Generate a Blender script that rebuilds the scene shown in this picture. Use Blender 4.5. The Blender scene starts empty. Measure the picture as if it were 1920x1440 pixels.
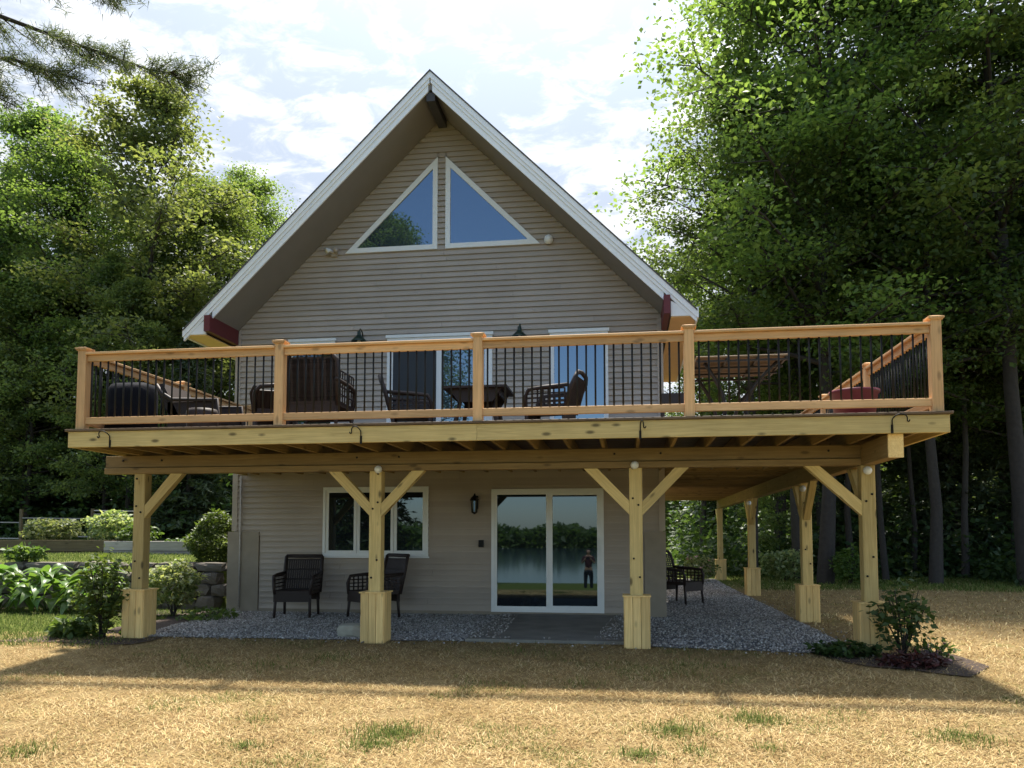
import bpy, math, random
import numpy as np
from mathutils import Matrix, Vector, Quaternion, Euler
rad = math.radians
SC = bpy.context.scene
COL = SC.collection

# ------------------------------------------------------------------ camera
cam_d = bpy.data.cameras.new('camera'); cam = bpy.data.objects.new('camera', cam_d); COL.objects.link(cam)
cam_d.sensor_fit = 'HORIZONTAL'; cam_d.sensor_width = 36.0
cam_d.lens = 36.0*1475.83/1920
cam_d.shift_x = -(964.28-960)/1920; cam_d.shift_y = (910.27-720)/1920
cam_d.clip_start = 0.05; cam_d.clip_end = 2000
YAW, PITCH = 0.1417, 0.0636
cam.location = (1.0163, -8.5384, 1.3537)
cam.rotation_euler = (math.pi/2+PITCH, 0, YAW)
SC.camera = cam

# ------------------------------------------------------------------ world, sun, exposure
SUN_EL, SUN_AZ = rad(66), rad(-6)            # azimuth measured from +Y towards +X
SUN = Vector((math.sin(SUN_AZ)*math.cos(SUN_EL), math.cos(SUN_AZ)*math.cos(SUN_EL), math.sin(SUN_EL)))
world = bpy.data.worlds.new('World'); SC.world = world; world.use_nodes = True
wn, wl = world.node_tree.nodes, world.node_tree.links
for n in list(wn): wn.remove(n)
def N(t, **k):
    n = wn.new(t)
    for a, b in k.items(): setattr(n, a, b)
    return n
def wmath(op, a, b=None, c=None, clamp=False):
    n = N('ShaderNodeMath', operation=op, use_clamp=clamp)
    for i, v in enumerate((a, b, c)):
        if v is None: continue
        if isinstance(v, (int, float)): n.inputs[i].default_value = v
        else: wl.new(v, n.inputs[i])
    return n.outputs[0]
sky = N('ShaderNodeTexSky', sky_type='NISHITA', sun_disc=False, sun_elevation=SUN_EL, sun_rotation=SUN_AZ,
        air_density=1.0, dust_density=0.8, ozone_density=1.0)
tc = N('ShaderNodeTexCoord'); sep = N('ShaderNodeSeparateXYZ'); wl.new(tc.outputs['Generated'], sep.inputs[0])
den = wmath('ADD', wmath('MAXIMUM', sep.outputs[2], 0.0), 0.16)
comb = N('ShaderNodeCombineXYZ')
wl.new(wmath('DIVIDE', sep.outputs[0], den), comb.inputs[0]); wl.new(wmath('DIVIDE', sep.outputs[1], den), comb.inputs[1])
mp = N('ShaderNodeMapping'); wl.new(comb.outputs[0], mp.inputs[0])
mp.inputs['Rotation'].default_value = (0, 0, rad(28)); mp.inputs['Scale'].default_value = (1.0, 1.35, 1)
nz = N('ShaderNodeTexNoise'); nz.inputs['Scale'].default_value = 8.5; nz.inputs['Detail'].default_value = 9; nz.inputs['Roughness'].default_value = .62; nz.inputs['Distortion'].default_value = .35
wl.new(mp.outputs[0], nz.inputs['Vector'])
nb = N('ShaderNodeTexNoise'); nb.inputs['Scale'].default_value = 1.1; nb.inputs['Detail'].default_value = 3
wl.new(mp.outputs[0], nb.inputs['Vector'])
# a broken high cloud sheet on the house side and overhead; the sky over the lake is clear
def wramp(v, a, b, lo=0.0, hi=1.0):
    r = N('ShaderNodeMapRange'); r.interpolation_type = 'SMOOTHSTEP'
    for k_, q_ in zip(('From Min','From Max','To Min','To Max'), (a, b, lo, hi)): r.inputs[k_].default_value = q_
    wl.new(v, r.inputs['Value']); return r.outputs[0]
tex = wmath('ADD', wmath('MULTIPLY', nz.outputs['Fac'], 1.0), wmath('MULTIPLY', nb.outputs['Fac'], .45))
thick = wramp(tex, .63, .84)
side = wmath('ADD', sep.outputs[1], wmath('MULTIPLY', wmath('MAXIMUM', wmath('SUBTRACT', sep.outputs[2], .45), 0.0), 1.25))
veil = wramp(wmath('ADD', side, wmath('MULTIPLY_ADD', nz.outputs['Fac'], .5, -.25)), -.15, .22)
dot = N('ShaderNodeVectorMath', operation='DOT_PRODUCT'); wl.new(tc.outputs['Generated'], dot.inputs[0]); dot.inputs[1].default_value = SUN
glow = wmath('POWER', wmath('MAXIMUM', dot.outputs['Value'], 0.0), 11.0)
mixt = N('ShaderNodeMix', data_type='RGBA'); wl.new(thick, mixt.inputs['Factor'])
mixt.inputs['A'].default_value = (1.80, 2.06, 2.50, 1); mixt.inputs['B'].default_value = (2.95, 3.05, 3.2, 1)
gl = N('ShaderNodeVectorMath', operation='SCALE'); wl.new(mixt.outputs['Result'], gl.inputs[0]); wl.new(wmath('MULTIPLY_ADD', glow, 3.0, 1.0), gl.inputs['Scale'])
mixc = N('ShaderNodeMix', data_type='RGBA'); wl.new(veil, mixc.inputs['Factor'])
wl.new(sky.outputs[0], mixc.inputs['A']); wl.new(gl.outputs[0], mixc.inputs['B'])
bg = N('ShaderNodeBackground'); bg.inputs['Strength'].default_value = 0.13
wl.new(mixc.outputs['Result'], bg.inputs['Color'])
wo = N('ShaderNodeOutputWorld'); wl.new(bg.outputs[0], wo.inputs['Surface'])

sun_d = bpy.data.lights.new('sun', 'SUN'); sun_d.energy = 4.2; sun_d.angle = rad(3.0); sun_d.color = (1, .93, .82)
sun = bpy.data.objects.new('sun', sun_d); COL.objects.link(sun)
sun.rotation_euler = (-SUN).to_track_quat('-Z', 'Y').to_euler(); sun.location = (0, 20, 30)
vs = SC.view_settings
SC.display_settings.display_device = 'sRGB'
vs.view_transform = 'Standard'; vs.look = 'None'; vs.gamma = 1; vs.use_curve_mapping = False
vs.exposure = 1.45
SC.cycles.max_bounces = 8; SC.cycles.transparent_max_bounces = 8; SC.cycles.use_denoising = True
SC.cycles.sample_clamp_indirect = 6

# ------------------------------------------------------------------ object helpers
W = {}
def set_world(o, M, parent=None):
    W[o.name] = M
    if parent is not None:
        o.parent = parent; o.matrix_basis = W[parent.name].inverted() @ M
    else:
        o.matrix_basis = M
def props(o, label=None, cat=None, group=None, kind=None):
    if label: o['label'] = label
    if cat: o['category'] = cat
    if group: o['group'] = group
    if kind: o['kind'] = kind
    return o
def thing(name, label, cat, loc=(0,0,0), rz=0, group=None):
    o = bpy.data.objects.new(name, None); COL.objects.link(o); o.empty_display_size = .1
    set_world(o, Matrix.Translation(loc) @ Matrix.Rotation(rz, 4, 'Z'))
    return props(o, label, cat, group)
def kids(o): return [c for c in COL.objects if c.parent == o]
def copy_tree(o, loc, rz, label, scale=1.0, group=None):
    """copy of a thing with its parts and sub-parts"""
    def rec(s, p):
        c = s.copy(); COL.objects.link(c)
        if p is not None: c.parent = p
        for k in CH.get(s.name, []): rec(k, c)
        return c
    c = rec(o, None)
    c.matrix_basis = Matrix.Translation(loc) @ Matrix.Rotation(rz, 4, 'Z') @ Matrix.Scale(scale, 4)
    W[c.name] = c.matrix_basis.copy()
    c['label'] = label
    if group: c['group'] = group
    return c
CH = {}
def link(name, me, mat, parent=None, M=None, kind=None, label=None):
    o = bpy.data.objects.new(name, me); COL.objects.link(o)
    if mat is not None and len(me.materials) == 0: me.materials.append(mat)
    set_world(o, M if M is not None else (W[parent.name] if parent is not None else Matrix()), parent)
    if parent is not None: CH.setdefault(parent.name, []).append(o)
    if kind: o['kind'] = kind
    if label: o['label'] = label
    return o
def mesh_np(name, V, F, mat=None, smooth=False):
    """V (n,3), F (m,k) all same size"""
    me = bpy.data.meshes.new(name); V = np.asarray(V, np.float32); F = np.asarray(F, np.int32)
    m, k = F.shape
    me.vertices.add(len(V)); me.vertices.foreach_set('co', V.ravel())
    me.loops.add(m*k); me.loops.foreach_set('vertex_index', F.ravel())
    me.polygons.add(m); me.polygons.foreach_set('loop_start', np.arange(0, m*k, k, dtype=np.int32))
    if smooth: me.polygons.foreach_set('use_smooth', np.ones(m, bool))
    me.update(calc_edges=True)
    if mat: me.materials.append(mat)
    return me
class MB:
    def __init__(s): s.v = []; s.f = []; s.sm = []
    def add(s, vs_, fs, smooth=False):
        b = len(s.v); s.v += [tuple(p) for p in vs_]; s.f += [tuple(b+i for i in f) for f in fs]; s.sm += [smooth]*len(fs); return s
    def box(s, a, b):
        x0,y0,z0 = a; x1,y1,z1 = b
        return s.add([(x0,y0,z0),(x1,y0,z0),(x1,y1,z0),(x0,y1,z0),(x0,y0,z1),(x1,y0,z1),(x1,y1,z1),(x0,y1,z1)],
              [(0,3,2,1),(4,5,6,7),(0,1,5,4),(1,2,6,5),(2,3,7,6),(3,0,4,7)])
    def bar(s, p, q, w, h, up=(0,0,1)):
        p = Vector(p); q = Vector(q); x = (q-p).normalized(); u = Vector(up)
        if abs(x.dot(u)) > .98: u = Vector((0,1,0))
        y = u.cross(x).normalized(); z = x.cross(y)
        vv = []
        for c in (p, q):
            for (i, j) in ((-1,-1),(1,-1),(1,1),(-1,1)): vv.append(c + y*(w/2*i) + z*(h/2*j))
        return s.add(vv, [(3,2,1,0),(4,5,6,7),(0,1,5,4),(1,2,6,5),(2,3,7,6),(3,0,4,7)])
    def tube(s, pts, r, n=8, cap=True):
        pts = [Vector(p) for p in pts]; rr = r if isinstance(r, (list, tuple)) else [r]*len(pts)
        vv = []; fs = []; prev = None
        for i, p in enumerate(pts):
            d = (pts[min(i+1, len(pts)-1)] - pts[max(i-1, 0)]).normalized()
            a = prev if prev is not None else (Vector((0,0,1)) if abs(d.z) < .9 else Vector((1,0,0)))
            y = d.cross(a)
            if y.length < 1e-4: y = d.cross(Vector((.3,.9,.1)))
            y.normalize(); x = y.cross(d).normalized(); prev = x
            for k in range(n):
                t = 2*math.pi*k/n; vv.append(p + x*(math.cos(t)*rr[i]) + y*(math.sin(t)*rr[i]))
        for i in range(len(pts)-1):
            for k in range(n):
                fs.append((i*n+k, i*n+(k+1)%n, (i+1)*n+(k+1)%n, (i+1)*n+k))
        if cap: fs += [tuple(range(n))[::-1], tuple(range((len(pts)-1)*n, len(pts)*n))]
        return s.add(vv, fs, True)
    def lathe(s, c, prof, n=16):
        c = Vector(c); vv = []; fs = []
        for (r, z) in prof:
            for k in range(n):
                t = 2*math.pi*k/n; vv.append(c + Vector((math.cos(t)*r, math.sin(t)*r, z)))
        for i in range(len(prof)-1):
            for k in range(n): fs.append((i*n+k, i*n+(k+1)%n, (i+1)*n+(k+1)%n, (i+1)*n+k))
        return s.add(vv, fs, True)
    def prism(s, poly, y0, y1):       # poly in (x,z)
        n = len(poly)
        vv = [(x, y0, z) for x, z in poly] + [(x, y1, z) for x, z in poly]
        return s.add(vv, [tuple(range(n)), tuple(range(2*n-1, n-1, -1))] + [(i, i+n, (i+1)%n+n, (i+1)%n) for i in range(n)])
    def mesh(s, name, mat=None):
        me = bpy.data.meshes.new(name); me.from_pydata([tuple(p) for p in s.v], [], s.f)
        me.polygons.foreach_set('use_smooth', s.sm); me.validate(); me.update()
        if mat: me.materials.append(mat)
        return me
    def obj(s, name, mat, parent=None, M=None, kind=None, label=None):
        # vertices are given in world space when M is None
        me = s.mesh(name, mat)
        if M is None:
            if parent is not None: me.transform(W[parent.name].inverted())
            return link(name, me, mat, parent, None, kind, label)
        return link(name, me, mat, parent, M, kind, label)
_bc = {}
def chamfer_mesh(L, w, h, mat, c=.004):
    key = (round(L,3), round(w,3), round(h,3), mat.name)
    if key in _bc: return _bc[key]
    c = min(c, w*.2, h*.2)
    sec = [(-w/2+c,-h/2),(w/2-c,-h/2),(w/2,-h/2+c),(w/2,h/2-c),(w/2-c,h/2),(-w/2+c,h/2),(-w/2,h/2-c),(-w/2,-h/2+c)]
    vv = [(-L/2,y,z) for y,z in sec] + [(L/2,y,z) for y,z in sec]
    ff = [tuple(range(8))[::-1], tuple(range(8,16))] + [(i,(i+1)%8,(i+1)%8+8,i+8) for i in range(8)]
    me = bpy.data.meshes.new('board'); me.from_pydata(vv, [], ff); me.update(); me.materials.append(mat)
    _bc[key] = me; return me
def frame_of(p, q, up=(0,0,1)):
    p = Vector(p); q = Vector(q); x = (q-p).normalized(); u = Vector(up)
    if abs(x.dot(u)) > .98: u = Vector((0,1,0))
    y = u.cross(x).normalized(); z = x.cross(y); c = (p+q)/2
    return Matrix(((x.x,y.x,z.x,c.x),(x.y,y.y,z.y,c.y),(x.z,y.z,z.z,c.z),(0,0,0,1)))
def beam(name, p, q, w, h, mat, parent, up=(0,0,1), label=None, c=.004):
    """timber from p to q: local x runs along the grain, w sideways, h along up"""
    L = (Vector(q)-Vector(p)).length
    return link(name, chamfer_mesh(L, w, h, mat, c), mat, parent, frame_of(p, q, up), label=label)

# ------------------------------------------------------------------ materials
def new_mat(name):
    m = bpy.data.materials.new(name); m.use_nodes = True
    nt = m.node_tree; b = nt.nodes['Principled BSDF']; return m, nt, b
def flat(name, col, rough=.6, metal=0, spec=.4, noise=0, nscale=30, bump=0):
    m, nt, b = new_mat(name)
    b.inputs['Base Color'].default_value = (*col, 1); b.inputs['Roughness'].default_value = rough
    b.inputs['Metallic'].default_value = metal; b.inputs['Specular IOR Level'].default_value = spec
    if noise or bump:
        t = nt.nodes.new('ShaderNodeTexCoord'); n = nt.nodes.new('ShaderNodeTexNoise'); n.inputs['Scale'].default_value = nscale; n.inputs['Detail'].default_value = 6
        nt.links.new(t.outputs['Object'], n.inputs['Vector'])
        oi = nt.nodes.new('ShaderNodeObjectInfo')
        r = nt.nodes.new('ShaderNodeMapRange'); r.inputs['To Min'].default_value = 1-noise; r.inputs['To Max'].default_value = 1+noise
        nt.links.new(n.outputs['Fac'], r.inputs['Value'])
        mm = nt.nodes.new('ShaderNodeVectorMath'); mm.operation = 'SCALE'; mm.inputs[0].default_value = col
        r2 = nt.nodes.new('ShaderNodeMapRange'); r2.inputs['To Min'].default_value = 1-noise*.4; r2.inputs['To Max'].default_value = 1+noise*.4
        nt.links.new(oi.outputs['Random'], r2.inputs['Value'])
        mu = nt.nodes.new('ShaderNodeMath'); mu.operation = 'MULTIPLY'; nt.links.new(r.outputs[0], mu.inputs[0]); nt.links.new(r2.outputs[0], mu.inputs[1])
        nt.links.new(mu.outputs[0], mm.inputs['Scale']); nt.links.new(mm.outputs[0], b.inputs['Base Color'])
        if bump:
            bp = nt.nodes.new('ShaderNodeBump'); bp.inputs['Strength'].default_value = bump; bp.inputs['Distance'].default_value = .02
            nt.links.new(n.outputs['Fac'], bp.inputs['Height']); nt.links.new(bp.outputs[0], b.inputs['Normal'])
    return m
def wood(name, c1, c2, knots=.5, rough=.65, var=.24):
    m, nt, b = new_mat(name); L = nt.links.new; A = nt.nodes.new
    t = A('ShaderNodeTexCoord'); oi = A('ShaderNodeObjectInfo')
    off = A('ShaderNodeVectorMath'); off.operation = 'MULTIPLY_ADD'
    cb = A('ShaderNodeCombineXYZ')
    for i in range(3): L(oi.outputs['Random'], cb.inputs[i])
    off.inputs[1].default_value = (1,1,1); L(t.outputs['Object'], off.inputs[0])
    sc = A('ShaderNodeVectorMath'); sc.operation = 'SCALE'; sc.inputs['Scale'].default_value = 37.0; L(cb.outputs[0], sc.inputs[0]); L(sc.outputs[0], off.inputs[2])
    mp = A('ShaderNodeMapping'); mp.inputs['Scale'].default_value = (1.1, 26, 26); L(off.outputs[0], mp.inputs[0])
    n = A('ShaderNodeTexNoise'); n.inputs['Scale'].default_value = 1.6; n.inputs['Detail'].default_value = 7; n.inputs['Distortion'].default_value = 1.2; L(mp.outputs[0], n.inputs['Vector'])
    n2 = A('ShaderNodeTexNoise'); n2.inputs['Scale'].default_value = 2.3; n2.inputs['Detail'].default_value = 3; L(off.outputs[0], n2.inputs['Vector'])
    cr = A('ShaderNodeValToRGB'); cr.color_ramp.elements[0].position = .32; cr.color_ramp.elements[1].position = .68
    cr.color_ramp.elements[0].color = (*c2,1); cr.color_ramp.elements[1].color = (*c1,1); L(n.outputs['Fac'], cr.inputs['Fac'])
    mp2 = A('ShaderNodeMapping'); mp2.inputs['Scale'].default_value = (3.2, 8, 8); L(off.outputs[0], mp2.inputs[0])
    vo = A('ShaderNodeTexVoronoi'); vo.inputs['Scale'].default_value = 1.0; L(mp2.outputs[0], vo.inputs['Vector'])
    kr = A('ShaderNodeMapRange'); kr.inputs['From Min'].default_value = .09; kr.inputs['From Max'].default_value = .21; kr.inputs['To Min'].default_value = 1-knots; kr.inputs['To Max'].default_value = 1
    L(vo.outputs['Distance'], kr.inputs['Value'])
    vr = A('ShaderNodeMapRange'); vr.inputs['To Min'].default_value = 1-var; vr.inputs['To Max'].default_value = 1+var; L(oi.outputs['Random'], vr.inputs['Value'])
    v2 = A('ShaderNodeMapRange'); v2.inputs['To Min'].default_value = .8; v2.inputs['To Max'].default_value = 1.2; L(n2.outputs['Fac'], v2.inputs['Value'])
    m1 = A('ShaderNodeMath'); m1.operation = 'MULTIPLY'; L(kr.outputs[0], m1.inputs[0]); L(vr.outputs[0], m1.inputs[1])
    m2 = A('ShaderNodeMath'); m2.operation = 'MULTIPLY'; L(m1.outputs[0], m2.inputs[0]); L(v2.outputs[0], m2.inputs[1])
    s = A('ShaderNodeVectorMath'); s.operation = 'SCALE'; L(cr.outputs[0], s.inputs[0]); L(m2.outputs[0], s.inputs['Scale'])
    L(s.outputs[0], b.inputs['Base Color']); b.inputs['Roughness'].default_value = rough; b.inputs['Specular IOR Level'].default_value = .3
    bp = A('ShaderNodeBump'); bp.inputs['Strength'].default_value = .25; bp.inputs['Distance'].default_value = .004; L(n.outputs['Fac'], bp.inputs['Height']); L(bp.outputs[0], b.inputs['Normal'])
    return m
def leaf_mat(name, c1, c2, trans=.5, rough=.5):
    m, nt, b = new_mat(name); L = nt.links.new; A = nt.nodes.new
    g = A('ShaderNodeNewGeometry'); t = A('ShaderNodeTexCoord'); n = A('ShaderNodeTexNoise'); n.inputs['Scale'].default_value = .9; n.inputs['Detail'].default_value = 2
    L(t.outputs['Object'], n.inputs['Vector'])
    ad = A('ShaderNodeMath'); ad.operation = 'MULTIPLY_ADD'; L(n.outputs['Fac'], ad.inputs[0]); ad.inputs[1].default_value = .9; ad.inputs[2].default_value = -.45
    a2 = A('ShaderNodeMath'); a2.operation = 'ADD'; a2.use_clamp = True; L(ad.outputs[0], a2.inputs[0]); L(g.outputs['Random Per Island'], a2.inputs[1])
    cr = A('ShaderNodeValToRGB'); cr.color_ramp.elements[0].color = (*c1,1); cr.color_ramp.elements[1].color = (*c2,1); L(a2.outputs[0], cr.inputs['Fac'])
    oi = A('ShaderNodeObjectInfo'); hs = A('ShaderNodeHueSaturation'); L(cr.outputs[0], hs.inputs['Color'])
    vr = A('ShaderNodeMapRange'); vr.inputs['To Min'].default_value = .8; vr.inputs['To Max'].default_value = 1.2; L(oi.outputs['Random'], vr.inputs['Value']); L(vr.outputs[0], hs.inputs['Value'])
    hr = A('ShaderNodeMapRange'); hr.inputs['To Min'].default_value = .485; hr.inputs['To Max'].default_value = .512; L(oi.outputs['Random'], hr.inputs['Value']); L(hr.outputs[0], hs.inputs['Hue'])
    L(hs.outputs[0], b.inputs['Base Color']); b.inputs['Roughness'].default_value = rough; b.inputs['Specular IOR Level'].default_value = .35
    tr = A('ShaderNodeBsdfTranslucent'); tm = A('ShaderNodeVectorMath'); tm.operation = 'MULTIPLY'; L(hs.outputs[0], tm.inputs[0]); tm.inputs[1].default_value = (1.8, 1.8, .95)
    L(tm.outputs[0], tr.inputs['Color'])
    mx = A('ShaderNodeMixShader'); mx.inputs[0].default_value = trans; L(b.outputs[0], mx.inputs[1]); L(tr.outputs[0], mx.inputs[2])
    L(mx.outputs[0], nt.nodes['Material Output'].inputs['Surface'])
    return m
M = {}
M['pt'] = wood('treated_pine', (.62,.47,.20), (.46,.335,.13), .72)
M['pt_shaded'] = wood('treated_pine_shaded', (.28,.19,.08), (.20,.13,.05), .5)  # darker copy of the treated pine; shade under the deck is in its colour
M['base'] = wood('new_pine', (.80,.57,.24), (.64,.42,.16), .45, var=.12)
M['cedar'] = wood('cedar_rail', (.68,.41,.20), (.52,.30,.135), .4)
M['deckb'] = wood('deck_board', (.15,.10,.06), (.105,.068,.04), .4)  # stained brown deepened, putting the underside shade into the colour
M['siding'] = flat('vinyl_siding', (.40,.335,.277), .55, spec=.3, noise=.16, nscale=1.7)
M['concrete_wall'] = flat('parged_concrete', (.30,.25,.19), .85, noise=.2, nscale=6, bump=.2)
M['ridge'] = flat('dark_ridge', (.05,.048,.05), .7)
M['soffit'] = flat('soffit_panel', (.225,.205,.185), .6, noise=.1, nscale=3)
M['tan_soffit'] = flat('tan_soffit', (.74,.50,.24), .6, noise=.08, nscale=4)
M['trim'] = flat('white_metal_trim', (.80,.80,.80), .4, noise=.05, nscale=5)
M['white'] = flat('white_vinyl', (.74,.74,.72), .4, noise=.04, nscale=8)
M['red'] = flat('oxblood_paint', (.12,.018,.02), .55, noise=.15, nscale=10)
M['black'] = flat('black_metal', (.010,.010,.010), .6, spec=.25)
M['iron'] = flat('brown_iron', (.03,.022,.018), .5)
M['wick'] = flat('brown_wicker', (.026,.016,.013), .6, noise=.25, nscale=60)
M['cover'] = flat('navy_cover', (.006,.007,.012), .8, spec=.1, noise=.2, nscale=9, bump=.5)
M['green_shade'] = flat('green_enamel', (.01,.028,.02), .35)
M['shingle'] = flat('asphalt_shingle', (.09,.085,.08), .9, noise=.3, nscale=40)
M['stone'] = flat('field_stone', (.125,.108,.088), .9, noise=.3, nscale=9, bump=.7)
M['rockpale'] = flat('pale_rock', (.36,.34,.27), .9, noise=.2, nscale=14, bump=.6)
M['timber'] = wood('weathered_timber', (.13,.10,.055), (.08,.058,.03), .4, .85)
M['greyboard'] = wood('grey_board', (.38,.35,.32), (.28,.255,.23), .3, .85)
M['slab'] = flat('patio_concrete', (.20,.185,.155), .9, noise=.5, nscale=3.2, bump=.2)
M['bark'] = flat('bark', (.045,.037,.03), .95, noise=.4, nscale=14, bump=1.0)
M['redbark'] = flat('pine_bark', (.16,.075,.045), .95, noise=.4, nscale=14, bump=1.0)
M['leafA'] = leaf_mat('maple_leaf', (.066,.112,.030), (.135,.185,.055), .58)
M['leafB'] = leaf_mat('birch_leaf', (.092,.130,.045), (.175,.205,.080), .58)
M['leafC'] = leaf_mat('oak_leaf', (.060,.100,.030), (.115,.16,.050), .55)
M['needle'] = leaf_mat('spruce_needle', (.042,.068,.032), (.08,.11,.046), .35)
M['pineneedle'] = leaf_mat('pine_needle', (.045,.065,.03), (.095,.12,.055), .35)
M['shrub'] = leaf_mat('shrub_leaf', (.05,.09,.02), (.11,.16,.04), .4)
M['shrubdark'] = leaf_mat('dark_shrub_leaf', (.028,.055,.016), (.062,.098,.030), .38)
M['paleshrub'] = leaf_mat('variegated_leaf', (.10,.15,.05), (.34,.36,.20), .4)
M['hosta'] = leaf_mat('hosta_leaf', (.065,.13,.035), (.12,.20,.04), .4, .38)
M['redleaf'] = leaf_mat('burgundy_leaf', (.03,.012,.014), (.07,.022,.022), .3)
M['flower'] = flat('pink_petal', (.6,.3,.33), .6)
M['lampglass'] = flat('white_lens', (.72,.74,.74), .25, spec=.6)
M['tub'] = flat('red_plastic', (.16,.03,.045), .4)
M['teak'] = wood('table_slat', (.21,.145,.09), (.14,.095,.055), .3)
M['mulch'] = flat('bark_mulch', (.06,.04,.03), .95, noise=.5, nscale=60, bump=1)
M['clay'] = flat('clay_pot', (.28,.2,.15), .8, noise=.1)
def glass_mat(name, base=(.010,.012,.016), ior=1.8):
    m, nt, b = new_mat(name)
    b.inputs['Base Color'].default_value = (*base,1); b.inputs['Roughness'].default_value = .015; b.inputs['IOR'].default_value = ior; b.inputs['Specular Tint'].default_value = (.62,.82,1,1)
    return m
M['glass'] = glass_mat('window_glass')
M['skyglass'] = glass_mat('coated_glass', (.03,.04,.06), 2.4)
M['screen'] = flat('insect_screen', (.022,.026,.032), .5)

# ------------------------------------------------------------------ ground
def sstep(a, b, x):
    t = np.clip((x-a)/(b-a), 0, 1); return t*t*(3-2*t)
def gz(x, y):
    x = np.asarray(x, float); y = np.asarray(y, float)
    z = .03 - .042*np.minimum(np.maximum(0, 1-y), 18)
    z = z - .32*sstep(-9, -13, y) - 2.4*sstep(-23.5, -29, y)
    left = sstep(-5.9, -6.5, x)
    terr = .80*sstep(4.75, 5.15, y)*left + .04*np.maximum(0, y-5.2)*left
    back = .05*np.maximum(0, y-22)
    return z + terr + np.minimum(back, 3) + .02*np.sin(x*.9+1)*np.sin(y*.7)*sstep(7, 12, np.abs(x)+np.abs(y)*.5)
def gz1(x, y): return float(gz(x, y))
def axis(lo, hi, core_lo, core_hi, d, far):
    a = list(np.arange(core_lo, core_hi+1e-6, d)); s = d
    x = core_lo
    while x > lo: s *= 1.25; x -= min(s, far); a.insert(0, x)
    s = d; x = core_hi
    while x < hi: s *= 1.25; x += min(s, far); a.append(x)
    return np.array(a)
gx = axis(-600, 600, -14, 12, .2, 60); gy = axis(-600, 600, -9, 18, .2, 60)
X, Y = np.meshgrid(gx, gy); Z = gz(X, Y)
nx, ny = len(gx), len(gy); idx = np.arange(nx*ny).reshape(ny, nx)
F = np.stack([idx[:-1,:-1], idx[:-1,1:], idx[1:,1:], idx[1:,:-1]], -1).reshape(-1, 4)
def lawn_mat():
    m, nt, b = new_mat('dry_lawn'); L = nt.links.new; A = nt.nodes.new
    t = A('ShaderNodeTexCoord')
    def noise(s, d=5, r=.6):
        n = A('ShaderNodeTexNoise'); n.inputs['Scale'].default_value = s; n.inputs['Detail'].default_value = d; n.inputs['Roughness'].default_value = r; L(t.outputs['Object'], n.inputs['Vector']); return n.outputs['Fac']
    def ramp(v, stops):
        c = A('ShaderNodeValToRGB'); e = c.color_ramp.elements
        while len(e) < len(stops): e.new(.5)
        for i, (p, col) in enumerate(stops): e[i].position = p; e[i].color = (*col, 1)
        L(v, c.inputs['Fac']); return c.outputs[0]
    def mix(f, a, c):
        x = A('ShaderNodeMix'); x.data_type = 'RGBA'; L(f, x.inputs['Factor']); L(a, x.inputs['A']); L(c, x.inputs['B']); return x.outputs['Result']
    def rng(v, a, c, lo=0, hi=1):
        r = A('ShaderNodeMapRange'); r.interpolation_type = 'SMOOTHSTEP'; L(v, r.inputs['Value'])
        for k, q in zip(('From Min','From Max','To Min','To Max'), (a, c, lo, hi)): r.inputs[k].default_value = q
        return r.outputs[0]
    def mul(a, c):
        x = A('ShaderNodeMath'); x.operation = 'MULTIPLY'; L(a, x.inputs[0]); L(c, x.inputs[1]); return x.outputs[0]
    def mx(a, c):
        x = A('ShaderNodeMath'); x.operation = 'MAXIMUM'; L(a, x.inputs[0]); L(c, x.inputs[1]); return x.outputs[0]
    dry = ramp(noise(45, 8, .75), [(.3, (.115,.08,.034)), (.5, (.24,.17,.075)), (.72, (.36,.275,.125))])
    dry2 = ramp(noise(3.2, 5), [(.35, (.17,.115,.055)), (.65, (.32,.235,.115))])
    dryc = mix(noise(9, 3), dry, dry2)
    grn = ramp(noise(40, 7, .7), [(.3, (.06,.085,.015)), (.7, (.17,.2,.04))])
    s = A('ShaderNodeSeparateXYZ'); L(t.outputs['Object'], s.inputs[0])
    left = mul(rng(s.outputs[0], -4.6, -6.4), rng(s.outputs[1], .2, 1.5))
    back = mx(rng(s.outputs[1], 10.5, 14), rng(s.outputs[1], -5.0, -7.5, 0, 1))
    patch = rng(noise(1.3, 6), .55, .72, 0, .5)
    f = mx(mx(left, back), patch)
    L(mix(f, dryc, grn), b.inputs['Base Color']); b.inputs['Roughness'].default_value = .95; b.inputs['Specular IOR Level'].default_value = .1
    bp = A('ShaderNodeBump'); bp.inputs['Strength'].default_value = .8; bp.inputs['Distance'].default_value = .03; L(noise(60, 6, .7), bp.inputs['Height']); L(bp.outputs[0], b.inputs['Normal'])
    return m
M['lawn'] = lawn_mat()
ground = link('ground', mesh_np('ground', np.stack([X, Y, Z], -1).reshape(-1, 3), F, M['lawn'], True), M['lawn'], kind='structure')
def water_mat():
    m, nt, b = new_mat('lake_water'); b.inputs['Base Color'].default_value = (.03,.05,.06,1); b.inputs['Roughness'].default_value = .08
    t = nt.nodes.new('ShaderNodeTexCoord'); n = nt.nodes.new('ShaderNodeTexNoise'); n.inputs['Scale'].default_value = .8; nt.links.new(t.outputs['Object'], n.inputs['Vector'])
    bp = nt.nodes.new('ShaderNodeBump'); bp.inputs['Strength'].default_value = .15; nt.links.new(n.outputs['Fac'], bp.inputs['Height']); nt.links.new(bp.outputs[0], b.inputs['Normal'])
    return m
link('lake_water', MB().add([(-300,-150,-1.28),(300,-150,-1.28),(300,-22,-1.28),(-300,-22,-1.28)], [(0,1,2,3)]).mesh('lake', water_mat()), None, kind='structure')

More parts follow.
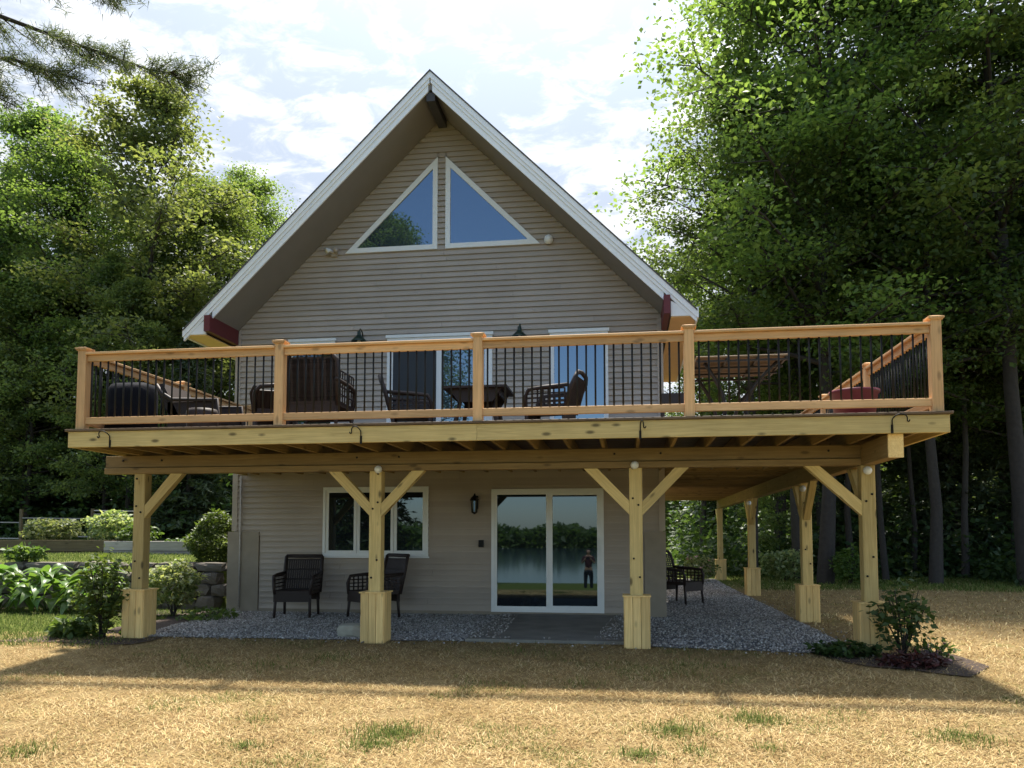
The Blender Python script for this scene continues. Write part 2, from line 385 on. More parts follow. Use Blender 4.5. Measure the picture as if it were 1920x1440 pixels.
# gravel bed, slab, mulch beds (thin sheets following the ground)
def sheet(name, poly, dz, mat, kind='structure', step=.25, jag=.0, seed=1):
    rg = random.Random(seed); pts = []
    n = len(poly)
    for i in range(n):
        a, c = Vector(poly[i]), Vector(poly[(i+1)%n]); k = max(1, int((c-a).length/step))
        for j in range(k):
            p = a.lerp(c, j/k); pts.append((p.x+rg.uniform(-jag,jag), p.y+rg.uniform(-jag,jag)))
    vv = [(x, y, gz1(x,y)+dz) for x, y in pts]
    me = bpy.data.meshes.new(name); me.from_pydata(vv, [], [tuple(range(len(vv)))]); me.update()
    return link(name, me, mat, kind=kind)
GRAVEL = [(-5.35,1.05),(-2.6,1.12),(-1.02,1.2),(-1.02,4.42),(-5.75,4.42),(-5.6,2.4)]
GRAVEL2 = [(1.02,1.05),(3.45,.78),(3.62,1.6),(3.6,15.8),(1.66,15.8),(1.62,4.42),(1.02,4.42)]
M['gravelbed'] = flat('gravel_dirt', (.12,.12,.125), .95, noise=.6, nscale=50, bump=1)
sheet('gravel_bed', GRAVEL, .010, M['gravelbed'], jag=.04, seed=2); sheet('gravel_bed', GRAVEL2, .010, M['gravelbed'], jag=.04, seed=3)
sb = MB(); sb.prism([(-1.0, -.1), (1.0, -.1), (1.0, .068), (-1.0, .068)], 1.22, 4.43); sb.obj('patio_slab', M['slab'], kind='structure')
sheet('mulch_bed', [(-6.9,.55),(-5.0,.45),(-4.95,1.2),(-5.4,1.9),(-5.85,4.4),(-8.2,4.5),(-11.5,4.6),(-11.5,4.0),(-8.6,3.5),(-6.3,3.4),(-6.2,1.4)], .012, M['mulch'], jag=.06, seed=4)
sheet('mulch_bed', [(3.0,.85),(3.3,.25),(4.3,-.25),(4.75,.3),(4.5,1.1),(3.7,1.35)], .014, M['mulch'], jag=.05, seed=5)

rng = np.random.default_rng(7)
def in_poly(P, poly):
    x, y = P[:,0], P[:,1]; c = np.zeros(len(P), bool); n = len(poly); j = n-1
    for i in range(n):
        xi, yi = poly[i]; xj, yj = poly[j]
        c ^= ((yi > y) != (yj > y)) & (x < (xj-xi)*(y-yi)/(yj-yi+1e-12)+xi); j = i
    return c
def pebbles(name, poly, n, lo, hi, seed):
    r = np.random.default_rng(seed); a = np.array(poly)
    P = r.uniform(a.min(0), a.max(0), (n*3, 2)); P = P[in_poly(P, poly)][:n]
    n = len(P); s = r.uniform(lo, hi, n)
    octv = np.array([(1,0,0),(-1,0,0),(0,1,0),(0,-1,0),(0,0,1),(0,0,-1)], float)
    octf = np.array([(0,2,4),(2,1,4),(1,3,4),(3,0,4),(2,0,5),(1,2,5),(3,1,5),(0,3,5)])
    V = octv[None]*r.uniform(.55, 1.2, (n,6,3))*s[:,None,None]
    V[:,:,2] *= .75
    th = r.uniform(0, 6.28, n); c, si = np.cos(th), np.sin(th)
    x = V[:,:,0]*c[:,None]-V[:,:,1]*si[:,None]; y = V[:,:,0]*si[:,None]+V[:,:,1]*c[:,None]
    V = np.stack([x+P[:,None,0], y+P[:,None,1], V[:,:,2]+np.where((np.abs(P[:,0])<1.0)&(P[:,1]>1.22)&(P[:,1]<4.43), .068, gz(P[:,0],P[:,1]))[:,None]+.012+s[:,None]*.25], -1)
    Fc = (octf[None]+6*np.arange(n)[:,None,None]).reshape(-1,3)
    return link(name, mesh_np(name, V.reshape(-1,3), Fc, M['pebble']), M['pebble'], kind='stuff')
def island_mat(name, stops, rough=.85, trans=0, patch=False):
    m, nt, b = new_mat(name); g = nt.nodes.new('ShaderNodeNewGeometry'); c = nt.nodes.new('ShaderNodeValToRGB'); e = c.color_ramp.elements
    while len(e) < len(stops): e.new(.5)
    for i, (p, col) in enumerate(stops): e[i].position = p; e[i].color = (*col, 1)
    nt.links.new(g.outputs['Random Per Island'], c.inputs['Fac'])
    if patch:
        t = nt.nodes.new('ShaderNodeTexCoord'); n1 = nt.nodes.new('ShaderNodeTexNoise'); n1.inputs['Scale'].default_value = 1.1; n1.inputs['Detail'].default_value = 6; n1.inputs['Roughness'].default_value = .65; nt.links.new(t.outputs['Object'], n1.inputs['Vector'])
        r1 = nt.nodes.new('ShaderNodeValToRGB'); r1.color_ramp.elements[0].position = .36; r1.color_ramp.elements[0].color = (.70,.66,.58,1); r1.color_ramp.elements[1].position = .62; r1.color_ramp.elements[1].color = (1.0,1.0,1.0,1)
        nt.links.new(n1.outputs['Fac'], r1.inputs['Fac'])
        m1 = nt.nodes.new('ShaderNodeVectorMath'); m1.operation = 'MULTIPLY'; nt.links.new(c.outputs[0], m1.inputs[0]); nt.links.new(r1.outputs[0], m1.inputs[1]); c = m1
    nt.links.new(c.outputs[0], b.inputs['Base Color']); b.inputs['Roughness'].default_value = rough; b.inputs['Specular IOR Level'].default_value = .15
    if trans:
        tr = nt.nodes.new('ShaderNodeBsdfTranslucent'); nt.links.new(c.outputs[0], tr.inputs[0]); mx = nt.nodes.new('ShaderNodeMixShader'); mx.inputs[0].default_value = trans
        nt.links.new(b.outputs[0], mx.inputs[1]); nt.links.new(tr.outputs[0], mx.inputs[2]); nt.links.new(mx.outputs[0], nt.nodes['Material Output'].inputs['Surface'])
    return m
M['pebble'] = island_mat('crushed_stone', [(0, (.14,.125,.11)), (.5, (.33,.30,.27)), (.9, (.47,.435,.40)), (1, (.65,.62,.57))])
pebbles('gravel', GRAVEL, 19000, .009, .022, 11); pebbles('gravel', GRAVEL2, 24000, .009, .022, 12)
pebbles('gravel', [(-5.5,.8),(-1.0,.9),(1.2,.85),(3.9,.45),(4.0,1.6),(3.75,9),(3.55,9),(3.5,1.5),(1.0,1.3),(-1.0,1.35),(-2.6,1.2),(-5.3,1.2)], 900, .010, .022, 13)
pebbles('gravel', [(-1.0,1.25),(-.55,1.25),(-.75,4.3),(-1.0,4.3)], 260, .010, .02, 14); pebbles('gravel', [(.6,1.25),(1.0,1.25),(1.0,4.3),(.8,4.3)], 260, .010, .02, 15)

# straw and grass blades
def blades(name, P, h, lean, w, mat, seed, curl=.35):
    r = np.random.default_rng(seed); n = len(P)
    th = r.uniform(0, 6.283, n); h = h*r.uniform(.6, 1.3, n); el = r.uniform(lean[0], lean[1], n)
    d = np.stack([np.cos(th)*np.cos(el), np.sin(th)*np.cos(el), np.sin(el)], -1)
    sd = np.stack([-np.sin(th), np.cos(th), np.zeros(n)], -1)*w*.5
    base = np.stack([P[:,0], P[:,1], gz(P[:,0], P[:,1])], -1)
    bend = sd*r.uniform(-6, 6, (n,1)) * (h[:,None]/.08)*.4
    mid = base + d*h[:,None]*.55; tip = base + d*h[:,None] + bend; tip[:,2] -= curl*h*np.cos(el)*.5; tip[:,2] = np.maximum(tip[:,2], base[:,2]+.004)
    V = np.stack([base-sd, base+sd, mid+sd*.9, tip, mid-sd*.9], 1)
    Fq = (np.array([[0,1,2,4]])[None]+5*np.arange(n)[:,None,None]).reshape(-1,4)
    Ft = np.stack([5*np.arange(n)+4, 5*np.arange(n)+2, 5*np.arange(n)+3, 5*np.arange(n)+3], -1)
    # triangles kept as separate faces
    me = bpy.data.meshes.new(name); V = V.reshape(-1,3).astype(np.float32)
    me.vertices.add(len(V)); me.vertices.foreach_set('co', V.ravel())
    loops = np.concatenate([np.stack([5*np.arange(n), 5*np.arange(n)+1, 5*np.arange(n)+2, 5*np.arange(n)+4], -1), np.stack([5*np.arange(n)+4, 5*np.arange(n)+2, 5*np.arange(n)+3], -1)], 1).astype(np.int32)
    me.loops.add(7*n); me.loops.foreach_set('vertex_index', loops.ravel())
    ls = np.stack([7*np.arange(n), 7*np.arange(n)+4], -1).ravel().astype(np.int32)
    me.polygons.add(2*n); me.polygons.foreach_set('loop_start', ls); me.update(calc_edges=True); me.materials.append(mat)
    return link(name, me, mat, kind='stuff')
M['straw'] = island_mat('dry_straw', [(0, (.20,.125,.055)), (.28, (.42,.285,.13)), (.62, (.62,.465,.225)), (.86, (.75,.62,.365)), (.93, (.45,.37,.15)), (1, (.19,.20,.06))], trans=.25, patch=True)
M['grassblade'] = island_mat('green_grass', [(0, (.05,.085,.015)), (.6, (.12,.165,.035)), (1, (.26,.27,.09))], trans=.4)
def front_pts(n, seed, ylo, yhi, pw):
    r = np.random.default_rng(seed); u = r.uniform(0, 1, n)**pw
    y = ylo+(yhi-ylo)*u
    d = y+8.54; x = 1.0 - .1425*d + r.uniform(-.72, .72, n)*d
    return np.stack([x, y], -1)
P = front_pts(240000, 21, -4.9, 1.25, 1.2)
def keep(P):
    bare = np.sin(P[:,0]*2.7+2.1*np.sin(P[:,1]*1.9+.7))*np.sin(P[:,1]*3.1+1.4*np.sin(P[:,0]*1.3)); P = P[(bare < .72) | (np.random.default_rng(99).uniform(0,1,len(P)) < .35)]
    k = ~(in_poly(P, GRAVEL) | in_poly(P, GRAVEL2)); k &= ~((P[:,0]>-1.0)&(P[:,0]<1.0)&(P[:,1]>1.15)); return P[k]
blades('dry_grass', keep(P), .075, (-.05, .6), .0042, M['straw'], 22)
P = front_pts(60000, 23, .8, 17, 1.3); P = keep(P); P = P[(P[:,0] > 3.7) & (P[:,0] < 16)]
blades('dry_grass', P, .075, (.0, .9), .012, M['straw'], 24)
r_ = np.random.default_rng(5)
tufts = [(-0.728,-2.758,0.27,1500),(-0.814,-3.053,0.2,600),(1.358,-2.436,0.24,1100),(1.994,-2.07,0.22,800),(1.091,-3.03,0.15,420),(1.491,-2.912,0.12,200),(3.387,-2.349,0.24,800),(-1.672,-3.183,0.13,260),(-3.174,-3.488,0.24,600),(1.974,-2.771,0.11,160),(-1.916,-2.527,0.2,120),(-2.261,-0.046,0.4,420),(1.637,-0.034,0.4,350),(-0.297,0.484,0.5,350),(-2.78,-0.535,0.4,260),(0.58,-1.004,0.25,200)]
P = np.concatenate([np.stack([tx+r_.normal(0, s*.62, n)*r_.uniform(.3,1.5,n), ty+r_.normal(0, s*.5, n)*r_.uniform(.3,1.5,n)], -1) for tx, ty, s, n in [(a_, b_, c_, int(d_*.55)) for a_, b_, c_, d_ in tufts]])
blades('green_grass', P, .07, (.25, 1.3), .0055, M['grassblade'], 25)
P = front_pts(60000, 31, -4.9, 1.2, 1.2); q_ = np.sin(P[:,0]*1.9+1.3*np.sin(P[:,1]*1.7))*np.cos(P[:,1]*2.3+P[:,0]*.6)+.35*np.sin(P[:,0]*7.1)*np.sin(P[:,1]*6.3)
P = keep(P[q_ > .62]); blades('green_grass', P, .06, (.1, 1.1), .0045, M['grassblade'], 32)
P = np.stack([r_.uniform(-12.5, -4.9, 34000), r_.uniform(.2, 4.4, 34000)], -1); P = P[(P[:,0] < -6.3-.0*(P[:,1])) | ((P[:,0] < -5.2) & (P[:,1] < .9) & (r_.uniform(0,1,len(P)) < .35))]
blades('green_grass', P, .06, (.5, 1.4), .009, M['grassblade'], 26)
P = np.stack([r_.uniform(-14, -6.7, 12000), r_.uniform(5.2, 8.0, 12000)], -1); blades('green_grass', P, .06, (.5, 1.4), .01, M['grassblade'], 27)
P = np.stack([r_.uniform(4, 24, 26000), r_.uniform(11.5, 19, 26000)], -1); blades('green_grass', P, .10, (.5, 1.4), .016, M['grassblade'], 28)

# ------------------------------------------------------------------ house
HX0, HX1, HY = -5.80, 1.60, 4.454
CX = -2.09
SL = .985
TOPZ, SOFZ = 8.93, 8.63           # ridge line, outside and underside
YR0, YR1 = 3.50, 8.75
house = thing('house', 'taupe clapboard gabled house with steep white trimmed roof behind the deck', 'house', (CX, HY, 0.0))
# openings: (x0,x1,z0,z1)
tri = [[(-3.828,6.287),(-2.175,6.287),(-2.175,7.92)], [(-2.034,6.287),(-.395,6.287),(-2.034,7.92)]]
rects = {'upper_door':(-3.05,-1.21,2.66,4.75), 'upper_door_right':(-.235,.737,2.66,4.74), 'upper_window_left':(-4.82,-3.99,2.75,4.74),
         'lower_window':(-4.162,-2.30,1.005,2.185), 'lower_door':(-1.22,.645,.095,2.13)}
wall = MB()
wall.prism([(HX0,-.2),(HX1,-.2),(HX1,4.99),(CX,8.62),(HX0,4.99)], HY+.012, HY+.20).obj('wall', M['siding'], house)
wallo = CH[house.name][-1]
side = MB(); side.box((HX0,HY+.2,-.2),(HX0+.2,8.6,4.9)); side.obj('wall', M['siding'], house)
side = MB(); side.box((HX1-.2,HY+.2,-.2),(HX1,8.6,4.9)); side.obj('wall', M['siding'], house)
side = MB(); side.prism([(HX0+.2,-.2),(HX1-.2,-.2),(HX1-.2,4.99),(CX,8.5),(HX0+.2,4.99)], 8.4, 8.6).obj('wall', M['siding'], house)
def cuts(za, zb):
    """blocked x intervals at bottom and top of the band (xa0,xb0,xa1,xb1)"""
    out = []
    for (x0,x1,z0,z1) in rects.values():
        if z0 < zb-1e-4 and z1 > za+1e-4: out.append((x0+.02,x1-.02,x0+.02,x1-.02))
    for t in tri:
        z0, z1 = 6.287, 7.92
        if z0 < zb-1e-4 and z1 > za+1e-4:
            def span(z):
                z = min(max(z, z0), z1); k = (z-z0)/(z1-z0)
                if t[2][0] == t[1][0]: return (t[0][0]+(t[2][0]-t[0][0])*k+.02, t[1][0]-.02)
                return (t[0][0]+.02, t[1][0]+(t[2][0]-t[1][0])*k-.02)
            a, b_ = span(za), span(zb); out.append((a[0],a[1],b_[0],b_[1]))
    return sorted(out)
EXP = .0965
z = .10; zedges = []
while z < 8.6: zedges.append(z); z += EXP
SJ = random.Random(8)
def siding_piece(xl0,xr0,xl1,xr1,za,zb,cz0):
    # wedge board: lower edge stands proud; long courses are butted from two lengths
    if xr0-xl0 > 3.3 and abs(xl0-xl1)+abs(xr0-xr1) < .3:
        xs = xl0+(xr0-xl0)*SJ.uniform(.25,.75)
        siding_piece(xl0, xs-.0015, xl1, xs-.0015, za, zb, cz0); siding_piece(xs+.0015, xr0, xs+.0015, xr1, za, zb, cz0); return
    def yy(zz): return HY + .006 - .026*(1-(zz-cz0)/EXP)
    m = MB(); yb = HY+.0115
    vv = [(xl0,yy(za),za),(xr0,yy(za),za),(xr1,yy(zb),zb),(xl1,yy(zb),zb),(xl0,yb,za),(xr0,yb,za),(xr1,yb,zb),(xl1,yb,zb)]
    if za < cz0+1e-6 and zb-za > .04:
        yl = yy(za)+.005; zu = za+.026
        vv += [(xl0,yl,za),(xr0,yl,za),(xr0,yl,zu),(xl0,yl,zu),(xl0,yb,zu),(xr0,yb,zu)]
        m.add(vv, [(0,1,2,3),(0,8,9,1),(8,11,10,9),(11,12,13,10),(1,5,6,2),(0,3,7,4)])
    else: m.add(vv, [(0,1,2,3),(0,4,5,1),(4,7,6,5),(1,5,6,2),(0,3,7,4)])
    m.obj('siding_board', M['siding'], wallo)
allz = sorted({v for r in rects.values() for v in r[2:]} | {6.287, 7.92})
CPZ = 1.42
for z0 in zedges:
    z1 = z0+EXP-.0008
    br = [z0]+[v for v in allz if z0+.004 < v < z1-.004]+[z1]
    for za, zb in zip(br[:-1], br[1:]):
        hw = min(HX1-CX, (8.72-zb)/SL) if zb > 4.9 else HX1-CX
        xl, xr = CX-hw, CX+hw
        if zb > 4.9: xl = max(xl, HX0); xr = min(xr, HX1)
        else: xl, xr = HX0, HX1
        if zb < CPZ: xl, xr = -5.31, 1.28
        if hw < .06: continue
        cur = (xl, xl)
        for c in cuts(za, zb):
            if c[0]-cur[0] > .02 or c[2]-cur[1] > .02: siding_piece(cur[0], c[0], cur[1], c[2], za, zb, z0)
            cur = (c[1], c[3])
        if xr-cur[0] > .02: siding_piece(cur[0], xr, cur[1], xr, za, zb, z0)
# corner boards and foundation panels
for a, b_ in (((-5.90,HY-.03,-.1),(-5.325,HY+.01,CPZ)), ((1.30,HY-.03,-.1),(1.64,HY+.01,CPZ)), ((-5.3,HY-.008,-.1),(1.28,HY+.01,.10))):
    MB().box(a, b_).obj('foundation_panel', M['concrete_wall'], house)
MB().box((HX0-.035,HY-.022,CPZ+.01),(HX0+.06,HY+.05,4.93)).obj('corner_board', M['siding'], house)
MB().box((HX1-.06,HY-.022,CPZ+.01),(HX1+.035,HY+.05,4.93)).obj('corner_board', M['siding'], house)
MB().tube([(-5.66,HY-.045,.1),(-5.66,HY-.045,2.4)], .016).obj('conduit', M['greyboard'], house)
mbx = MB().box((-1.43,HY-.065,1.16),(-1.35,HY-.012,1.28)); mbx.obj('outlet_box', M['black'], house)

def frame_rect(par, x0,x1,z0,z1, w, y0, y1, mat, name='frame'):
    m = MB()
    m.box((x0,y0,z0),(x0+w,y1,z1)); m.box((x1-w,y0,z0),(x1,y1,z1)); m.box((x0+w,y0,z1-w),(x1-w,y1,z1)); m.box((x0+w,y0,z0),(x1-w,y1,z0+w))
    return m.obj(name, mat, par)
def sash(par, x0,x1,z0,z1, w, yf, glass, name='sash'):
    frame_rect(par, x0,x1,z0,z1, w, yf, yf+.035, M['white'], name)
    MB().box((x0+w-.005,yf+.018,z0+w-.005),(x1-w+.005,yf+.026,z1-w+.005)).obj('pane', glass, par)
YF = HY-.035
def opening(name):   # window or door part whose mesh is its outer frame
    return rects[name]
x0,x1,z0,z1 = rects['lower_door']
d = frame_rect(house, x0,x1,z0,z1, .05, YF, HY+.01, M['white'], 'sliding_door'); xm = (x0+x1)/2
sash(d, x0+.05, xm+.03, z0+.05, z1-.05, .045, YF+.012, M['glass']); sash(d, xm-.03+.0605, x1-.05, z0+.05, z1-.05, .06, YF+.004, M['glass'])
MB().bar((x1-.078,YF-.02,1.02),(x1-.078,YF-.02,1.28),.022,.03).obj('handle', M['white'], d)
x0,x1,z0,z1 = rects['lower_window']
d = frame_rect(house, x0,x1,z0,z1, .045, YF, HY+.01, M['white'], 'window')
ws = [x0+.045, x0+.045+.56, x1-.045-.56, x1-.045]
for i in range(3): sash(d, ws[i]+.004, ws[i+1]-.004, z0+.045, z1-.045, .05, YF+.012, M['glass'])
MB().box((x0-.02,YF-.025,z0-.03),(x1+.02,HY-.018,z0-.002)).obj('sill', M['white'], d)
x0,x1,z0,z1 = rects['upper_door']
d = frame_rect(house, x0,x1,z0,z1, .07, YF, HY+.01, M['white'], 'sliding_door'); xm = (x0+x1)/2
sash(d, x0+.07, xm-.02, z0+.07, z1-.07, .03, YF+.014, M['screen']); sash(d, xm-.02, x1-.07, z0+.07, z1-.07, .06, YF+.004, M['skyglass'])
MB().box((x0-.02,YF-.02,z1+.002),(x1+.02,HY-.004,z1+.055)).obj('head_trim', M['white'], d)
x0,x1,z0,z1 = rects['upper_door_right']
d = frame_rect(house, x0,x1,z0,z1, .075, YF, HY+.01, M['white'], 'glazed_door')
MB().box((x0+.07,YF+.02,z0+.07),(x1-.07,YF+.03,z1-.07)).obj('pane', M['skyglass'], d)
MB().box((x0-.02,YF-.02,z1+.002),(x1+.02,HY-.004,z1+.055)).obj('head_trim', M['white'], d)
x0,x1,z0,z1 = rects['upper_window_left']
d = frame_rect(house, x0,x1,z0,z1, .06, YF, HY+.01, M['white'], 'window')
MB().box((x0+.055,YF+.02,z0+.055),(x1-.055,YF+.03,z1-.055)).obj('pane', M['glass'], d)
MB().box((x0-.02,YF-.02,z1+.002),(x1+.02,HY-.004,z1+.05)).obj('head_trim', M['white'], d)
def tri_window(t):
    a = [Vector((p[0],p[1])) for p in t]
    def inset(w):
        out = []; n = 3
        c = sum(a, Vector((0,0)))/3
        lines = []
        for i in range(3):
            p, q = a[i], a[(i+1)%3]; dd = (q-p).normalized(); nn = Vector((-dd.y, dd.x))
            if (c-p).dot(nn) < 0: nn = -nn
            lines.append((p+nn*w, dd))
        for i in range(3):
            (p, u), (q, v) = lines[i-1], lines[i]
            den = u.x*v.y-u.y*v.x; k = ((q.x-p.x)*v.y-(q.y-p.y)*v.x)/den; out.append(p+u*k)
        return out
    b_ = inset(.085); m = MB(); y0, y1 = YF, HY+.01
    vv = [(p.x,y0,p.y) for p in a]+[(p.x,y0,p.y) for p in b_]+[(p.x,y1,p.y) for p in a]+[(p.x,y1,p.y) for p in b_]
    ff = []
    for i in range(3):
        j = (i+1)%3; ff += [(i,j,3+j,3+i),(6+i,9+i,9+j,6+j),(i,6+i,6+j,j),(3+i,3+j,9+j,9+i)]
    m.add(vv, ff); w_ = m.obj('window', M['white'], house)
    c_ = inset(.08)
    MB().prism([(p.x,p.y) for p in c_], YF+.02, YF+.03).obj('pane', M['skyglass'], w_)
    return w_
for t in tri: tri_window(t)
# roof: shingled slab, soffit lining, stepped white rake trim
RX = 4.20
def slope_poly(x0, x1, ztop, zbot, s):   # one slope, x measured from the ridge outwards
    return [(CX+s*x0, ztop-SL*x0), (CX+s*x1, ztop-SL*x1), (CX+s*x1, zbot-SL*x1), (CX+s*x0, zbot-SL*x0)]
roof = None
for s in (-1, 1):
    m = MB(); m.prism(slope_poly(0, RX, TOPZ, TOPZ-.028, s), YR0-.012, YR1); roof = m.obj('roof', M['shingle'], house)
    m = MB(); m.prism(slope_poly(0, 3.80, TOPZ-.03, SOFZ+.012, s), YR0+.06, YR1-.02); m.prism(slope_poly(3.802, RX-.02, TOPZ-.03, TOPZ-.10, s), YR0+.06, YR1-.02); m.obj('roof_deck', M['soffit'], roof)
    m = MB(); m.prism(slope_poly(0, 3.78, SOFZ+.010, SOFZ, s), YR0+.06, HY-.03); m.obj('soffit', M['soffit'], roof)
    # rake boards in three steps
    m = MB(); m.prism(slope_poly(.0, RX, TOPZ-.030, TOPZ-.135, s), YR0, YR0+.058); m.obj('rake_board', M['trim'], roof)
    m = MB(); m.prism(slope_poly(.01, RX-.01, TOPZ-.137, TOPZ-.205, s), YR0+.015, YR0+.058); m.obj('rake_board', M['trim'], roof)
    m = MB(); m.prism(slope_poly(.035, 3.70, TOPZ-.207, SOFZ-.02, s), YR0+.03, YR0+.058); m.obj('rake_board', M['trim'], roof)
    # eave box: white gable return, tan underside, outer fascia
    xe = CX+s*RX; xi = CX+s*3.805; ze = 4.70
    top = lambda x: TOPZ-.24-SL*abs(x-CX)
    m = MB(); m.prism([(xi, ze), (xe-.012*s, ze), (xe-.012*s, max(top(xe), ze+.02)), (xi, top(xi))], YR0+.02, YR0+.055); m.obj('eave_return', M['trim'], roof)
    m = MB(); m.box((min(xi,xe),YR0+.056,ze-.012),(max(xi,xe),YR1-.03,ze+.004)); m.obj('eave_soffit', M['tan_soffit'], roof)
    m = MB(); m.box((min(xe-.01*s,xe+.02*s),YR0+.02,ze-.03),(max(xe-.01*s,xe+.02*s),YR1-.03,ze+.13)); m.obj('eave_fascia', M['trim'], roof)
m = MB(); m.box((CX-.07,YR0+.062,SOFZ-.20),(CX+.07,HY-.03,SOFZ-.06)); m.obj('ridge_beam', M['ridge'], house)
beam('eave_beam', (-5.835,YR0-.06,4.865), (-5.835,HY-.025,4.865), .10, .27, M['red'], house)
beam('eave_beam', (1.655,YR0-.06,4.87), (1.655,HY-.025,4.87), .10, .29, M['red'], house)
# rear interior so panes do not show daylight
MB().box((HX0+.3,HY+.4,-.1),(HX1-.3,HY+.45,4.7)).obj('inner_wall', M['screen'], house)

# ------------------------------------------------------------------ deck
XL, XR, ZD = -5.594, 4.291, 2.623
ZJ = 2.412; YS = 1.076; ZB = 2.166; YE = 16.0
deck = thing('deck', 'raised timber deck with black balusters wrapping the front of the house', 'deck', (-.65, 0, 0))
y = -.045; k = 0
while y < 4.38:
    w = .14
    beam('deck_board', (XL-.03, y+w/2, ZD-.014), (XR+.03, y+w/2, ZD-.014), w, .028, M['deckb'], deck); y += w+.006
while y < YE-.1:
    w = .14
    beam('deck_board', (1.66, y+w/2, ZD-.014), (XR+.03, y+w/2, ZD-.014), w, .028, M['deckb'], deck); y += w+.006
zf = (2.405+2.592)/2; hf = .187
beam('fascia_board', (XL,0,zf), (-.62,0,zf), .038, hf, M['pt'], deck); beam('fascia_board', (-.617,0,zf), (XR,0,zf), .038, hf, M['pt'], deck)
beam('fascia_board', (XR-.02,.022,zf), (XR-.02,8.0,zf), .038, hf, M['pt'], deck); beam('fascia_board', (XR-.02,8.003,zf), (XR-.02,YE,zf), .038, hf, M['pt'], deck)
beam('fascia_board', (XL+.02,.022,zf), (XL+.02,4.42,zf), .038, hf, M['pt'], deck)
x = XL+.25
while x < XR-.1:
    beam('joist', (x,.024,zf), (x,4.40,zf), .038, hf-.01, M['pt_shaded'], deck); x += .406
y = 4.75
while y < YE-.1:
    beam('joist', (1.68,y,zf), (XR-.045,y,zf), .038, hf-.01, M['pt_shaded'], deck); y += .406
# beams
zb = (ZB+ZJ-.006)/2; hb = ZJ-.006-ZB
SX = 3.78
beam('beam', (-5.83,YS,zb+.042), (SX-.075,YS,zb+.042), .125, hb-.084, M['pt_shaded'], deck)
beam('beam', (-5.83,YS-.012,ZB+.04), (SX-.075,YS-.012,ZB+.04), .15, .078, M['pt_shaded'], deck)
beam('beam', (SX,.06,zb), (SX,7.2,zb), .145, hb, M['pt_shaded'], deck); beam('beam', (SX,7.204,zb), (SX,YE-.2,zb), .145, hb, M['pt_shaded'], deck)
beam('beam', (SX,.035,zb-.004), (SX,.059,zb-.004), .15, hb+.004, M['base'], deck, label='pale sawn end of the side beam')
# posts
PW = .155
posts = [(-5.3266,YS,.03),(-2.1097,YS,.03),(1.1268,YS,.02),(3.7786,YS,-.03),(SX,4.27,-.03),(SX,9.68,.01),(SX,15.7,.02)]
for i, (px, py, pz) in enumerate(posts):
    p = beam('support_post', (px,py,pz-.25), (px,py,ZB-.002), PW, PW, M['pt'], deck, c=.008)
    hgt = .62; o = .145
    for fx, fy in ((0,-1),(1,0),(0,1),(-1,0)):
        for q in (-1,0,1):
            wq = (2*o-.004)/3
            if fx == 0: c0 = (px+q*wq, py+fy*o, 0); ww, hh = wq-.004, .02
            else: c0 = (px+fx*o, py+q*wq, 0); ww, hh = .02, wq-.004
            L = hgt
            me = chamfer_mesh(L, ww, hh, M['base'], .004)
            Mx = Matrix(((0,1,0,c0[0]),(0,0,1,c0[1]),(1,0,0,pz+L/2-.01),(0,0,0,1)))
            link('base_board', me, M['base'], p, Mx)
    m = MB(); t0 = pz+hgt-.009
    m.box((px-o-.022,py-o-.022,t0),(px+o+.022,py+o+.022,t0+.016)); m.obj('base_cap', M['base'], p)
def brace(x0, x1, y, z0=1.63):
    beam('brace', (x0, y, z0), (x1, y, ZB-.0), .09, .125, M['pt'], deck)
def brace2(px, py, dx, dy, run=.54, drop=.52):
    # knee brace with ends cut against post and beam
    t = .14; m = MB(); x0 = PW/2; 
    poly = [(x0, -drop-.0), (x0, -drop+.165), (run-.165, 0), (run, 0)]
    L = []
    vv = []
    for sgn in (-1, 1):
        for (a, b_) in poly:
            if dx: vv.append((px+dx*a, py+sgn*.05-.02, ZB-.001+b_))
            else: vv.append((px+sgn*.05, py+dy*a, ZB-.001+b_))
    m.add(vv, [(0,1,2,3),(7,6,5,4),(0,4,5,1),(1,5,6,2),(2,6,7,3),(3,7,4,0)])
    me = m.mesh('brace', M['pt'])
    c = Vector((px+dx*.3, py+dy*.3, ZB-.3)); ax = Vector((dx, dy, 1)).normalized(); fr = frame_of(c-ax, c+ax)
    me.transform(fr.inverted()); link('brace', me, M['pt'], deck, fr)
brace2(*posts[0][:2], 1, 0, .60, .58)
for i in (1, 2):
    brace2(*posts[i][:2], -1, 0, .62, .56); brace2(*posts[i][:2], 1, 0, .63, .57)
brace2(*posts[3][:2], -1, 0, .70, .58)
brace2(*posts[3][:2], 0, 1, .62, .57)
for i in (4, 5, 6):
    brace2(*posts[i][:2], 0, 1, .72, .66)
    if i < 6: brace2(*posts[i][:2], 0, -1, .62, .57)
bolt = MB().tube([(0,0,0),(0,-.012,0)], .013, 6).mesh('bolt', M['black'])
for i, (px, py, pz) in enumerate(posts[:5]):
    for dx, zz in ((-.03,1.66),(.035,1.74),(.03,1.02),(-.04,.80),(.035,2.10)):
        link('bolt', bolt, M['black'], deck, Matrix.Translation((px+dx*(1 if i%2 else -1), py-PW/2-.001, zz+.03*i)))
for px in (-5.3266,-2.1097,1.1268,3.6):
    for dx in (-.25,.3): link('bolt', bolt, M['black'], deck, Matrix.Translation((px+dx, YS-.064, 2.34)))
